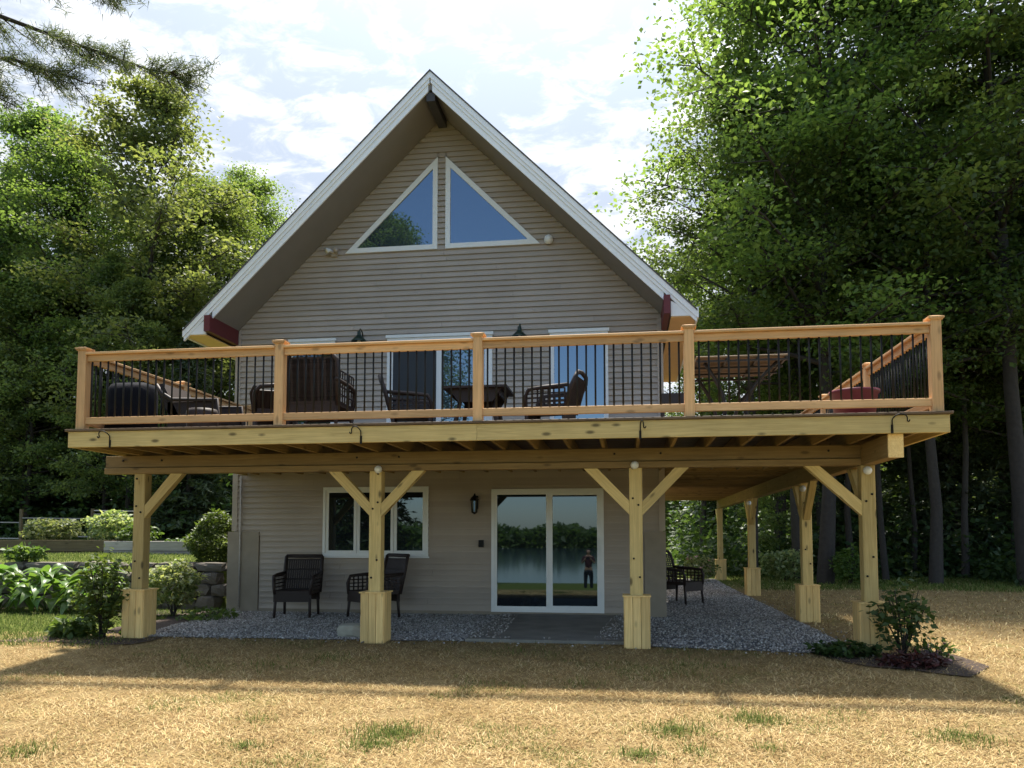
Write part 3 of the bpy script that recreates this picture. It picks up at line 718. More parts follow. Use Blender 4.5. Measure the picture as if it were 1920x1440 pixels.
# railing
def rail_post(x, y):
    p = beam('rail_post', (x,y,ZD+.001), (x,y,ZD+.96), .108, .108, M['cedar'], deck, c=.006)
    m = MB(); z = ZD+.96
    a, b_, c = .078, .070, .03
    vv = []
    for h_, w_ in ((z,.066),(z+.014,.066),(z+.014,a),(z+.034,a),(z+.05,.03),(z+.052,0.004)):
        vv += [(x-w_,y-w_,h_),(x+w_,y-w_,h_),(x+w_,y+w_,h_),(x-w_,y+w_,h_)]
    ff = [(3,2,1,0)]
    for k in range(5):
        for q in range(4): ff.append((k*4+q, k*4+(q+1)%4, k*4+4+(q+1)%4, k*4+4+q))
    ff.append((20,21,22,23))
    m.add(vv, ff); m.obj('post_cap', M['cedar'], p); return p
bal = MB().tube([(0,0,0),(0,0,.70)], .0105, 8).mesh('baluster', M['black'])
def bay(p, q, n):
    p = Vector(p); q = Vector(q); d = (q-p).normalized(); a = p+d*.055; b_ = q-d*.055
    def pt(v, z): return (v.x, v.y, z)
    beam('top_rail', pt(a,ZD+.868), pt(b_,ZD+.868), .045, .078, M['cedar'], deck)
    beam('rail_cap', pt(a,ZD+.923), pt(b_,ZD+.923), .125, .030, M['cedar'], deck)
    beam('bottom_rail', pt(a,ZD+.107), pt(b_,ZD+.107), .045, .085, M['cedar'], deck)
    for k in range(n):
        c = a.lerp(b_, (k+.5)/n); link('baluster', bal, M['black'], deck, Matrix.Translation((c.x, c.y, ZD+.142)))
YP = .06
A_ = [-5.472, -2.962, -.618, 1.698, 4.197]
for a in A_: rail_post(a, YP)
for a, b_, n in zip(A_[:-1], A_[1:], (23, 22, 22, 23)): bay((a,YP), (b_,YP), n)
ry = [YP, 2.31, 4.65, 7.0, 9.4, 12.0]
for a, b_ in zip(ry[:-1], ry[1:]): rail_post(A_[4], b_); bay((A_[4],a), (A_[4],b_), 21)
ly = [YP, 2.2, 4.33]
for a, b_ in zip(ly[:-1], ly[1:]): rail_post(A_[0], b_); bay((A_[0],a), (A_[0],b_), 19)

# ------------------------------------------------------------------ small fittings
def hook(x, z0, s, label, reach=.12):
    t = thing('plant_hook', label, 'hook', (x, -.02, z0), group='black plant hooks screwed to the deck edge')
    m = MB(); pts = [(x, -.028, z0)]
    for k in range(13):
        a = math.pi*k/12
        pts.append((x+s*(reach/2)*(1-math.cos(a)), -.03-.10*math.sin(a)*.5-.02*k/12, z0+.115+.055*math.sin(a)))
    for k in range(1, 6):
        a = math.pi*k/5; pts.append((x+s*(reach+.012*(1-math.cos(a))), -.05, z0+.115-.02*math.sin(a)))
    m.tube(pts, .0065, 8); m.obj('arm', M['black'], t)
    m = MB(); m.box((x-.012,-.026,z0-.02),(x+.012,-.0195,z0+.07)); m.obj('plate', M['black'], t)
hook(-5.045, 2.415, -1, 'black curved plant hook at the left end of the deck edge')
hook(-1.95, 2.41, -1, 'black plant hook on the deck edge above the post by the casement window', .1)
hook(1.17, 2.41, 1, 'black plant hook on the deck edge seen edge-on above the sliding glass door post', .035)
hook(3.73, 2.425, 1, 'black curved plant hook at the right end of the deck edge', .14)
def post_light(x, y, z, label):
    t = thing('post_light', label, 'light', (x, y, z), group='white dome lights on the deck posts')
    m = MB(); m.box((x-.028,y+.03,z-.03),(x+.028,y+.075,z+.022)); m.obj('bracket', M['white'], t)
    m = MB(); c = Vector((x,y+.0,z)); n = 12; vv = []; ff = []
    for i in range(5):
        a = math.pi/2*i/4
        for k in range(n):
            b_ = 2*math.pi*k/n; vv.append(c+Vector((math.cos(a)*math.cos(b_)*.05, .03-math.sin(a)*.05, math.cos(a)*math.sin(b_)*.05-.01)))
    for i in range(4):
        for k in range(n): ff.append((i*n+k, i*n+(k+1)%n, i*n+n+(k+1)%n, i*n+n+k))
    m.add(vv, ff, True); m.obj('lens', M['lampglass'], t)
post_light(-2.06, 1.076-.155, 2.19, 'white dome light on top of the post by the casement window')
post_light(1.117, 1.076-.155, 2.205, 'white dome light on top of the post beside the sliding glass door')
post_light(3.76, 1.076-.155, 2.11, 'white dome light on top of the front right corner post')
post_light(SX-.06, 4.27-.155, 2.09, 'white dome light high on the second post of the right side row')
post_light(SX-.06, 9.68-.155, 2.09, 'white dome light high on the third post of the right side row')
def gooseneck(x, z, label):
    t = thing('wall_lamp', label, 'lamp', (x, HY-.02, z), group='green barn lamps over the deck')
    m = MB(); m.tube([(x,HY-.012,z+.0),(x,HY-.06,z+.09),(x,HY-.16,z+.12),(x,HY-.22,z+.06)], .012); m.lathe((x,HY-.02,z),[(0,-.0),(.0,.0)],4); m.obj('arm', M['green_shade'], t)
    m = MB(); m.lathe((x,HY-.22,z-.12), [(.135,0),(.13,.02),(.09,.06),(.05,.10),(.03,.13),(.03,.18),(.01,.19)], 20); m.obj('lamp_shade', M['green_shade'], t)
    m = MB(); m.lathe((x,HY-.22,z-.16), [(.005,0),(.03,.015),(.035,.04),(.02,.07)], 12); m.obj('bulb', M['lampglass'], t)
gooseneck(-3.49, 4.78, 'dark green barn lamp on the siding left of the upper sliding door')
gooseneck(-.72, 4.76, 'dark green barn lamp on the siding between the two upper doors')
t = thing('wall_lantern', 'black carriage lantern on the shaded wall left of the lower sliding door', 'lamp', (-1.49, HY, 1.9))
m = MB(); m.box((-1.535,HY-.03,1.80),(-1.445,HY-.012,2.02)); m.tube([(-1.49,HY-.03,1.98),(-1.49,HY-.09,2.05),(-1.49,HY-.12,2.02)],.01); m.obj('bracket', M['black'], t)
m = MB()
for sx in (-1,1):
    for sy in (-1,1): m.bar((-1.49+sx*.035,HY-.12+sy*.035,1.74),(-1.49+sx*.05,HY-.12+sy*.05,1.94),.012,.012)
m.lathe((-1.49,HY-.12,1.94),[(.085,0),(.05,.05),(.015,.08),(.012,.10)],4); m.lathe((-1.49,HY-.12,1.71),[(.01,0),(.05,.03),(.055,.035)],4); m.obj('cage', M['black'], t)
m = MB(); m.lathe((-1.49,HY-.12,1.75),[(.028,0),(.038,.18)],8); m.obj('glass', M['glass'], t)
t = thing('flood_light', 'white round floodlight beside the right triangular window', 'light', (-.246, HY, 6.34))
m = MB(); m.lathe((-.246,HY-.05,6.26),[(.02,0),(.065,.03),(.08,.08),(.065,.13),(.02,.16)],16); m.obj('shade', M['white'], t)
m = MB(); m.box((-.275,HY-.04,6.30),(-.217,HY-.01,6.38)); m.obj('bracket', M['white'], t)
t = thing('flood_light', 'twin headed brown security floodlight at the left foot of the triangular window', 'light', (-4.02, HY, 6.3))
m = MB(); m.box((-4.07,HY-.05,6.24),(-3.97,HY-.012,6.36)); m.obj('bracket', M['siding'], t)
for dx in (-.10,.07):
    m = MB(); m.tube([(-4.02,HY-.04,6.30),(-4.02+dx*.6,HY-.10,6.33),(-4.02+dx,HY-.16,6.31)],[.012,.03,.05],10); m.obj('lamp_head', M['white'] if dx<0 else M['siding'], t)

# ------------------------------------------------------------------ furniture
def lattice(m, O, U, V, nu, nv, w, th):
    """woven strips on the quad O,O+U,O+V"""
    O = Vector(O); U = Vector(U); V = Vector(V)
    for i in range(nu+1):
        a = O+U*(i/nu); m.bar(a, a+V, w, th, up=U.cross(V))
    for j in range(nv+1):
        a = O+V*(j/nv); m.bar(a, a+U, w*.8, th, up=U.cross(V))
def wicker_chair(label, loc, rz, w=.62, d=.62, sh=.42, bh=.95, group=None, dense=(9,14), arm=True, tall_side=False, square=False):
    t = thing('wicker_chair', label, 'chair', (0,0,0), 0, group)
    bw = w/2
    m = MB(); m.box((-bw,-d/2,sh-.05),(bw,d/2,sh)); m.box((-bw,-d/2-.0,sh-.17),(bw,-d/2+.02,sh-.05)); m.box((-bw,d/2-.02,sh-.17),(bw,d/2,sh-.05)); m.obj('seat', M['wick'], t)
    m = MB(); tilt = .14 if not tall_side else .05
    lattice(m, (-bw*.92,d/2,sh), (2*bw*.92,0,0), (0,tilt,bh-sh-.06), dense[0], dense[1], .03 if not tall_side else .058, .012); m.obj('back_weave', M['wick'], t)
    m = MB()
    e_ = 0 if square else 1
    m.tube([(-bw,d/2,sh-.05),(-bw*1.02,d/2+tilt*.6,sh+(bh-sh)*.55),(-bw*1.0,d/2+tilt,bh-.07*e_-.01),(-bw*(1-.2*e_)*.98,d/2+tilt+.02,bh),(0,d/2+tilt+.02,bh+.025*e_),(bw*(1-.2*e_)*.98,d/2+tilt+.02,bh),(bw*1.0,d/2+tilt,bh-.07*e_-.01),(bw*1.02,d/2+tilt*.6,sh+(bh-sh)*.55),(bw,d/2,sh-.05)], .03, 8); m.obj('back_frame', M['wick'], t)
    for sx in (-1,1):
        for sy in (-1,1):
            m = MB(); m.tube([(sx*(bw-.03),sy*(d/2-.03),sh-.05),(sx*(bw-.02),sy*(d/2-.0),0)],[.028,.02],8); m.obj('leg', M['wick'], t)
        if arm:
            m = MB(); m.tube([(sx*bw,d/2+.06,sh+.27),(sx*(bw+.03),0,sh+.25),(sx*(bw+.02),-d/2+.06,sh+.23),(sx*bw,-d/2,sh+.12),(sx*(bw-.02),-d/2+.01,sh-.05)], .026, 8)
            lattice(m, (sx*bw,-d/2+.03,sh), (0,d-.03,0), (0,0,.23 if not tall_side else .4), 7, 4, .022, .01); m.obj('armrest', M['wick'], t)
    Mx = Matrix.Translation(loc) @ Matrix.Rotation(rz, 4, 'Z'); t.matrix_basis = Mx; W[t.name] = Mx
    return t
# rz = 0: sitter faces -y (towards the lawn); rz = pi: back towards the camera
wicker_chair('tall wide brown wicker armchair turned its woven back to the railing', (-2.86, 1.05, ZD), math.pi+.02, w=.66, d=.62, sh=.40, bh=.99, dense=(7,15), tall_side=True)
wicker_chair('dark wicker armchair half hidden behind the second rail post from the left', (-3.72, 1.55, ZD), math.pi+.5, w=.56, d=.56, bh=.68)
wicker_chair('wicker dining chair at the left side of the deck table', (-1.95, 2.1, ZD), math.pi/2+.25, w=.55, d=.55, bh=.92)
wicker_chair('wicker dining chair at the right side of the deck table, back to the blue door', (.02, 1.9, ZD), -math.pi/2-.2, w=.55, d=.55, bh=.86)
wicker_chair('dark wicker armchair against the shaded wall left of the casement window', (-4.30, 3.72, .05), .16, w=.6, d=.6, bh=.96, dense=(15,3), square=True)
wicker_chair('dark wicker armchair turned sideways under the casement window behind the post', (-3.02, 3.75, .05), -.72, w=.62, d=.6, bh=.98, dense=(15,3), square=True)
wicker_chair('dark slatted armchair beside the right corner of the house on the gravel', (2.05, 7.2, .04), .9, w=.62, d=.62, bh=1.0)
# table with skirt
t = thing('patio_table', 'dark square patio table with deep apron between two wicker chairs on the deck', 'table', (-.98, 2.0, ZD))
m = MB(); m.box((-1.42,1.65,ZD+.70),(-.54,2.45,ZD+.73)); m.obj('tabletop', M['wick'], t)
m = MB()
m.prism([(-1.34,ZD+.70),(-.62,ZD+.70),(-.74,ZD+.52),(-1.2,ZD+.52)],1.72,1.74); m.prism([(-1.34,ZD+.70),(-.62,ZD+.70),(-.74,ZD+.52),(-1.2,ZD+.52)],2.36,2.38)
m.box((-1.32,1.74,ZD+.60),(-1.30,2.36,ZD+.70)); m.box((-.66,1.74,ZD+.60),(-.64,2.36,ZD+.70)); m.obj('apron', M['wick'], t)
for sx in (-1,1):
    for sy in (-1,1):
        m = MB(); m.tube([(-.98+sx*.22,2.05+sy*.2,ZD+.6),(-.98+sx*.26,2.05+sy*.24,ZD+.35),(-.98+sx*.36,2.05+sy*.32,ZD)],.03); m.obj('leg', M['wick'], t)
# slatted table right
t = thing('dining_table', 'long slat topped table with curved iron legs at the right of the deck', 'table', (2.2, .95, ZD))
TX0, TX1, TY0, TY1, TZ = 1.80, 2.80, .32, 1.45, ZD+.70
nb_ = 6
for i in range(nb_):
    a = TY0+(TY1-TY0)*i/nb_; beam('slat', (TX0, a+(TY1-TY0)/nb_/2, TZ+.012), (TX1, a+(TY1-TY0)/nb_/2, TZ+.012), (TY1-TY0)/nb_-.012, .024, M['teak'], t)
m = MB(); 
for a in (TX0+.03, (TX0*2+TX1)/3, (TX0+2*TX1)/3, TX1-.03): m.bar((a,TY0,TZ-.012),(a,TY1,TZ-.012),.022,.022)
for b_ in (TY0+.01, TY0+.38, TY0+.75, TY1-.01): m.bar((TX0,b_,TZ-.035),(TX1,b_,TZ-.035),.03,.02)
m.obj('frame', M['iron'], t)
for sx, xx in ((-1, TX0+.1), (1, TX1-.1)):
    for yy_ in (TY0+.12, TY1-.12):
        cx = 2.2; m = MB(); pts = []
        for k in range(9):
            u = k/8; pts.append((xx+(cx-xx)*.72*math.sin(u*math.pi*.62), yy_, TZ-.03-.66*u**1.0))
        pts.append((xx+(cx-xx)*.35, yy_, ZD)); m.tube(pts, .022); m.obj('leg', M['iron'], t)
# grill under cover
t = thing('covered_grill', 'barbecue grill under a dark navy cover at the left end of the deck', 'grill', (-5.15,.55,ZD))
def loft(m, secs):
    n = len(secs[0]); vv = [p for s_ in secs for p in s_]; ff = []
    for i in range(len(secs)-1):
        for k in range(n): ff.append((i*n+k, i*n+(k+1)%n, i*n+n+(k+1)%n, i*n+n+k))
    ff += [tuple(range(n))[::-1], tuple(range((len(secs)-1)*n, len(secs)*n))]
    m.add(vv, ff, True)
def rrect(cx, cy, z, hx, hy, jit=0, seed=0, n=28):
    r = random.Random(seed); out = []
    for k in range(n):
        a = 2*math.pi*k/n; c, s_ = math.cos(a), math.sin(a); q = 1/max(abs(c)**4+abs(s_)**4, 1e-6)**.25
        f = 1+r.uniform(-jit, jit); out.append((cx+hx*c*q*f, cy+hy*s_*q*f, z))
    return out
m = MB(); loft(m, [rrect(-5.15,.55,ZD+.03,.265,.25,.05,1), rrect(-5.15,.55,ZD+.3,.26,.24,.035,2), rrect(-5.15,.55,ZD+.5,.255,.235,.02,3), rrect(-5.15,.55,ZD+.58,.25,.215,.01,4), rrect(-5.17,.57,ZD+.635,.25,.15,.01,5), rrect(-5.19,.57,ZD+.655,.21,.08,0,6)])
m.obj('cover', M['cover'], t)
m = MB(); m.box((-5.34,.4,ZD),(-4.95,.72,ZD+.05)); m.obj('base', M['black'], t)
# lounge chair
t = thing('lounge_chair', 'low brown wicker lounge chair to the right of the covered grill', 'chair', (-4.770,1.6,ZD))
m = MB(); m.box((-5.150,1.3,ZD+.25),(-4.420,1.95,ZD+.36)); m.box((-5.150,1.3,ZD+.10),(-4.420,1.33,ZD+.54)); m.box((-5.150,1.92,ZD+.1),(-4.420,1.95,ZD+.54)); m.obj('seat', M['wick'], t)
m = MB(); m.prism([(-5.090,ZD+.3),(-4.950,ZD+.3),(-5.230,ZD+.80),(-5.350,ZD+.78)],1.3,1.95); m.obj('backrest', M['wick'], t)
for yy_ in (1.28, 1.96):
    m = MB(); m.tube([(-5.310,yy_,ZD+.78),(-5.220,yy_,ZD+.66),(-5.070,yy_,ZD+.57),(-4.420,yy_,ZD+.555),(-4.370,yy_,ZD)],.028); m.obj('armrest', M['wick'], t)
t = thing('footstool', 'round wicker footstool in front of the low lounge chair', 'stool', (-4.38,.85,ZD))
m = MB(); m.lathe((-4.38,.85,ZD),[(.17,.0),(.19,.1),(.20,.30),(.18,.35),(.0,.375)],20); m.obj('seat', M['wick'], t)
t = thing('plastic_tub', 'round dark red tub on the deck near the right railing', 'tub', (3.72,1.25,ZD))
m = MB(); m.lathe((3.72,1.25,ZD),[(.0,.01),(.21,.01),(.26,.40),(.285,.42),(.285,.45),(.255,.45),(.21,.1),(0,.1)],28); m.obj('bucket', M['tub'], t)
t = thing('side_table', 'dark brown side table by the house corner behind the fourth rail post', 'table', (1.72,2.6,ZD))
m = MB(); m.box((1.50,2.4,ZD+.55),(1.95,2.85,ZD+.69)); m.obj('tabletop', M['iron'], t)
for sx in (1.53,1.92):
    for sy in (2.43,2.82): m = MB(); m.bar((sx,sy,ZD),(sx,sy,ZD+.55),.04,.04); m.obj('leg', M['iron'], t)
t = thing('low_stool', 'small dark stool on the deck in front of the upper sliding door', 'stool', (-2.75,2.6,ZD))
m = MB(); m.lathe((-2.75,2.6,ZD+.30),[(0,.0),(.2,.0),(.22,.03),(.2,.07),(0,.08)],18); m.obj('seat', M['iron'], t)
for k in range(3):
    a = 2.1*k; m = MB(); m.bar((-2.75+.1*math.cos(a),2.6+.1*math.sin(a),ZD+.31),(-2.75+.17*math.cos(a),2.6+.17*math.sin(a),ZD),.03,.03); m.obj('leg', M['iron'], t)

# ------------------------------------------------------------------ rocks, stone wall, raised bed
def stone_mesh(seed, mat, sx=.5, sy=.5, sz=.5):
    r = np.random.default_rng(seed); n = 3
    pts = []
    lin = np.linspace(-1, 1, n+1); V = {}; vv = []; ff = []
    def vid(p):
        k = tuple(np.round(p, 4))
        if k not in V:
            V[k] = len(vv); q = np.array(p); q = q/ (np.abs(q)**6).sum()**(1/6); q = q*(1+r.uniform(-.14, .1, 3)); vv.append(q*[sx, sy, sz])
        return V[k]
    for ax in range(3):
        for s_ in (-1, 1):
            for i in range(n):
                for j in range(n):
                    c = []
                    for a, b_ in ((i,j),(i+1,j),(i+1,j+1),(i,j+1)):
                        p = [0,0,0]; p[ax] = s_; p[(ax+1)%3] = lin[a]; p[(ax+2)%3] = lin[b_]; c.append(vid(p))
                    ff.append(tuple(c if s_ > 0 else c[::-1]))
    me = bpy.data.meshes.new('stone'); me.from_pydata([tuple(p) for p in vv], [], ff); me.update(); me.materials.append(mat); return me
smesh = [stone_mesh(i, M['stone']) for i in range(6)]
wallt = thing('stone_wall', 'dry stacked fieldstone wall holding up the left terrace behind the hostas', 'wall', (-8.7,4.8,0))
rr = random.Random(3); zc = .0
for row in range(4):
    x = -12.6; h = (.26,.22,.22,.16)[row]
    while x < -6.3:
        w = rr.uniform(.28,.62)*(1.2 if row == 3 else 1)
        if row == 3 and rr.random() < .12: x += .2; continue
        Mx = Matrix.Translation((x+w/2, 4.78+.035*row+rr.uniform(-.04,.04), zc+h/2+rr.uniform(0,.015))) @ Matrix.Rotation(rr.uniform(-.05,.05),4,'Y') @ Matrix.Diagonal((w*1.0,.34,h*1.02,1))
        link('stone', rr.choice(smesh), M['stone'], wallt, Mx); x += w+.01
    zc += h
rb = thing('rock', 'pale rounded rock on the gravel beside the post under the casement window', 'rock', (-2.66,1.42,.05))
link('boulder', stone_mesh(41, M['rockpale'], .17, .13, .10), M['rockpale'], rb, Matrix.Translation((-2.55,1.45,.11)))
bed = thing('raised_bed', 'long raised bed walled with dark weathered timbers on the left terrace', 'planter', (-12,8.1,.9))
by = 8.1; 
for k, (za, h) in enumerate(((.78,.20),(.985,.27))):
    beam('plank', (-15.8,by,za+h/2), (-10.75,by,za+h/2), .07, h-.008, M['timber'], bed)
for xx in (-15.8,-10.75): beam('plank', (xx,by+.04,1.02), (xx,by+1.4,1.02), .06, .46, M['timber'], bed)
MB().box((-15.76,by+.05,.8),(-10.8,by+1.4,1.2)).obj('soil', M['mulch'], bed)
def planter_box(x0, x1, y0, label):
    t = thing('planter_box', label, 'planter', ((x0+x1)/2, y0, .9))
    for za, h in ((.80,.21),(1.015,.215)):
        beam('plank', (x0,y0,za+h/2), (x1,y0,za+h/2), .04, h-.006, M['greyboard'], t); beam('plank', (x0,y0+.7,za+h/2), (x1,y0+.7,za+h/2), .04, h-.006, M['greyboard'], t)
        beam('plank', (x0+.02,y0+.022,za+h/2), (x0+.02,y0+.678,za+h/2), .038, h-.006, M['greyboard'], t); beam('plank', (x1-.02,y0+.022,za+h/2), (x1-.02,y0+.678,za+h/2), .038, h-.006, M['greyboard'], t)
    MB().box((x0+.04,y0+.03,.85),(x1-.04,y0+.67,1.15)).obj('soil', M['mulch'], t)
planter_box(-10.70,-9.55,7.85,'grey plank planter box butting against the dark timber bed')
planter_box(-9.45,-8.35,7.6,'grey plank planter box beside the clipped round bush')
# wire fence behind the bed
fence = thing('garden_fence', 'low garden fence of thin pale rails in front of the dark woods at left', 'fence', (-13.5,11.5,1))
for xx in (-18.2,-15.9,-13.7,-12.2): beam('fence_post', (xx,11.5,.9), (xx,11.5,2.1), .07, .07, M['timber'], fence)
for xa, xb, zz in ((-18.2,-15.9,1.75),(-18.2,-15.9,1.3),(-15.9,-13.7,1.85),(-15.9,-13.7,1.35),(-13.7,-12.2,2.05),(-13.7,-12.2,1.95),(-13.7,-12.2,1.75),(-13.7,-12.2,1.45)):
    beam('rail', (xa+.04,11.5,zz), (xb-.04,11.5,zz-.03), .03, .03, M['greyboard'], fence)

# ------------------------------------------------------------------ vegetation
def leaf_quads(P, size, seed, up=.35, elong=1.5, normals=None):
    """one folded diamond leaf per point -> V, F (quads as two tris sharing the midrib)"""
    r = np.random.default_rng(seed); n = len(P)
    d = r.normal(0, 1, (n,3)); d[:,2] = d[:,2]*.5-.25; d /= np.linalg.norm(d, axis=1)[:,None]
    nn = r.normal(0, 1, (n,3)); nn[:,2] = np.abs(nn[:,2])+up*2; s = np.cross(d, nn); s /= np.linalg.norm(s, axis=1)[:,None]+1e-9
    u = np.cross(s, d)
    L = size*r.uniform(.65, 1.3, n)[:,None]; w = L/elong*.5
    a = P; b_ = P+d*L*.45+s*w+u*w*.25; c = P+d*L; e = P+d*L*.45-s*w+u*w*.25
    V = np.stack([a, b_, c, e], 1).reshape(-1, 3); i = 4*np.arange(n)
    F_ = np.stack([np.stack([i, i+1, i+2], -1), np.stack([i, i+2, i+3], -1)], 1).reshape(-1, 3)
    return V, F_
def grow_tree(seed, H, base, R, nleaf, lsize, droop=0.0, tr=.16, bare=0, spread=.42, nlimb=34, top=.35):
    r = np.random.default_rng(seed); m = MB()
    tp = []; x = y = 0.0
    for k in range(9):
        tp.append((x, y, H*.97*k/8)); x += r.uniform(-.12,.12)*H/14; y += r.uniform(-.12,.12)*H/14
    m.tube([(0,0,-.4)]+tp[0:1]+tp[1:], [tr*1.35, tr*1.15]+[tr*(1-.9*k/8) for k in range(1,9)], 9)
    tp = np.array(tp); C = []
    for k in range(nlimb):
        u = (k+r.uniform(0,1))/nlimb; h = base+(H*.95-base)*u
        prof = math.sin(math.pi*min(1, .22+.78*u*.93))**.8*(1-u*(1-top)*.55)
        L = R*prof*r.uniform(.7,1.12); az = k*2.39996+r.uniform(-.5,.5)
        o = np.array([np.interp(h, tp[:,2], tp[:,i]) for i in range(3)])
        el = .15+.75*u+r.uniform(-.15,.2); pts = [o]; dirv = np.array([math.cos(az)*math.cos(el), math.sin(az)*math.cos(el), math.sin(el)])
        for q in range(4):
            dirv = dirv+np.array([r.uniform(-.16,.16), r.uniform(-.16,.16), r.uniform(-.12,.10)-droop]); dirv /= np.linalg.norm(dirv)
            pts.append(pts[-1]+dirv*L/4)
        m.tube([tuple(p) for p in pts], [max(.012, tr*.42*(1-.6*u)*(1-q/4.6)) for q in range(5)], 5, cap=False)
        for q in range(7):
            f = r.uniform(.28, 1.0); i0 = min(3, int(f*4)); p0 = pts[i0]+(pts[i0+1]-pts[i0])*(f*4-i0)
            dv = r.normal(0,1,3); dv[2] *= .5; dv /= np.linalg.norm(dv); l2 = L*r.uniform(.14,.34)
            p1 = p0+dv*l2; m.tube([tuple(p0), tuple(p1)], [.016,.006], 4, cap=False)
            C += [(p0*.4+p1*.6, .8), (p1, 1.0)]
        C.append((pts[-1], 1.0))
    C_ = np.array([c[0] for c in C]); wt = np.array([c[1] for c in C]); wt = wt/wt.sum()
    pick = r.choice(len(C_), nleaf, p=wt); sig = R*.066
    P = C_[pick]+np.clip(r.normal(0, 1, (nleaf,3)), -1.75, 1.75)*np.array([sig*1.1, sig*1.1, sig*.45])*r.uniform(.6,1.5,len(C_))[pick][:,None]
    V, F_ = leaf_quads(P, lsize, seed+1)
    return m, V, F_
def make_tree(name, label, cat, loc, rz, proto, leafmat, scale=1.0, group=None, bark='bark'):
    t = thing(name, label, cat, loc, rz, group)
    t.matrix_basis = t.matrix_basis @ Matrix.Scale(scale, 4)
    for nm, me in (('trunk', proto[0]), ('crown', proto[1])):
        o = bpy.data.objects.new(nm, me); COL.objects.link(o); o.parent = t; CH.setdefault(t.name, []).append(o)
    return t
def proto(seed, H, base, R, nleaf, lsize, mat, bark='bark', **k):
    m, V, F_ = grow_tree(seed, H, base, R, nleaf, lsize, **k)
    return (m.mesh('trunk', M[bark]), mesh_np('crown', V, F_, mat))
def spruce(seed, H, base, R, mat, nl=26000, tr=.14):
    r = np.random.default_rng(seed); m = MB(); m.tube([(0,0,-.4),(0,0,H*.5),(0,0,H)], [tr*1.2,tr*.6,.02], 8)
    P = []; h = base
    while h < H-.2:
        u = (h-base)/(H-base); L0 = R*(1-u)**.85+.15; k = 8
        for q in range(k):
            az = r.uniform(0,6.28); L = L0*r.uniform(.7,1.1); dr = -.25-.2*(1-u)
            a = np.array([0,0,h]); b_ = np.array([math.cos(az)*L, math.sin(az)*L, h+dr*L*.6])
            m.tube([tuple(a), tuple((a+b_)/2+np.array([0,0,.05*L])), tuple(b_)], [.025,.015,.006], 4, cap=False)
            n_ = int(60*L/R)+14; t = r.uniform(.15,1,n_)**.7
            p = a+(b_-a)*t[:,None]; p[:,2] += .05*L*np.sin(t*3.14); side_ = np.array([-math.sin(az), math.cos(az), 0])
            p += side_*(r.normal(0,1,n_)*L*.16*(1.15-t))[:,None]; p[:,2] += r.normal(-.04,.05,n_); P.append(p)
        h += r.uniform(.22,.36)*(H/12)
    P = np.concatenate(P); V, F_ = leaf_quads(P, .34, seed+1, up=.1, elong=3.2)
    return (m.mesh('trunk', M['bark']), mesh_np('crown', V, F_, mat))
TA = proto(101, 14.5, 4.0, 4.6, 46000, .108, M['leafA'], tr=.15, nlimb=40)
TB = proto(102, 12.0, 2.0, 3.6, 32000, .112, M['leafB'], tr=.11, nlimb=36, top=.25)
TC = proto(103, 15.5, 4.6, 4.4, 36000, .118, M['leafC'], tr=.15, nlimb=38)
TD = proto(104, 9.0, .9, 2.6, 24000, .10, M['leafB'], tr=.09, nlimb=32)
TE = proto(105, 17.0, 6.5, 3.6, 17000, .17, M['leafC'], tr=.11, nlimb=30)
SP = spruce(106, 12.0, .8, 2.4, M['needle'])
SQ = spruce(107, 15.0, 4.5, 2.6, M['needle'])
def T(p, name, label, cat, x, y, rz, s, group=None): return make_tree(name, label, cat, (x, y, gz1(x,y)), rz, p, None, s, group)
# right hand trees
T(TA, 'maple_tree', 'big leafy maple whose thick dark trunk stands behind the right end of the deck railing', 'tree', 6.4, 14.2, .4, 1.4)
T(TA, 'maple_tree', 'tall leafy tree with a thick trunk near the right edge of the picture', 'tree', 11.3, 13.6, 2.2, 1.5)
T(TC, 'oak_tree', 'tall dark leaved tree at the lawn edge between the deck corner and the right edge', 'tree', 9.4, 14.6, 1.1, 1.12)
T(TC, 'birch_tree', 'slender yellow-green tree whose crown rises just right of the roof eave', 'tree', 4.6, 15.0, 3.0, .98)
T(TC, 'oak_tree', 'tall tree standing behind the right roof slope with its crown over the eave', 'tree', 6.3, 16.8, 4.2, 1.4)
gB = 'trees in the woods behind the lawn'
lbR = 'tall tree in the dense dark woods beyond the right lawn'
lbL = 'leafy tree in the woods rising behind the left terrace'
def kind_label(p):
    return {id(TE):'slender tree with a long bare trunk', id(SQ):'tall narrow spruce', id(SP):'dark bushy spruce', id(TA):'broad crowned maple', id(TB):'light green airy tree', id(TC):'tall broad leaved tree', id(TD):'small bushy young tree'}[id(p)]
rt = random.Random(9)
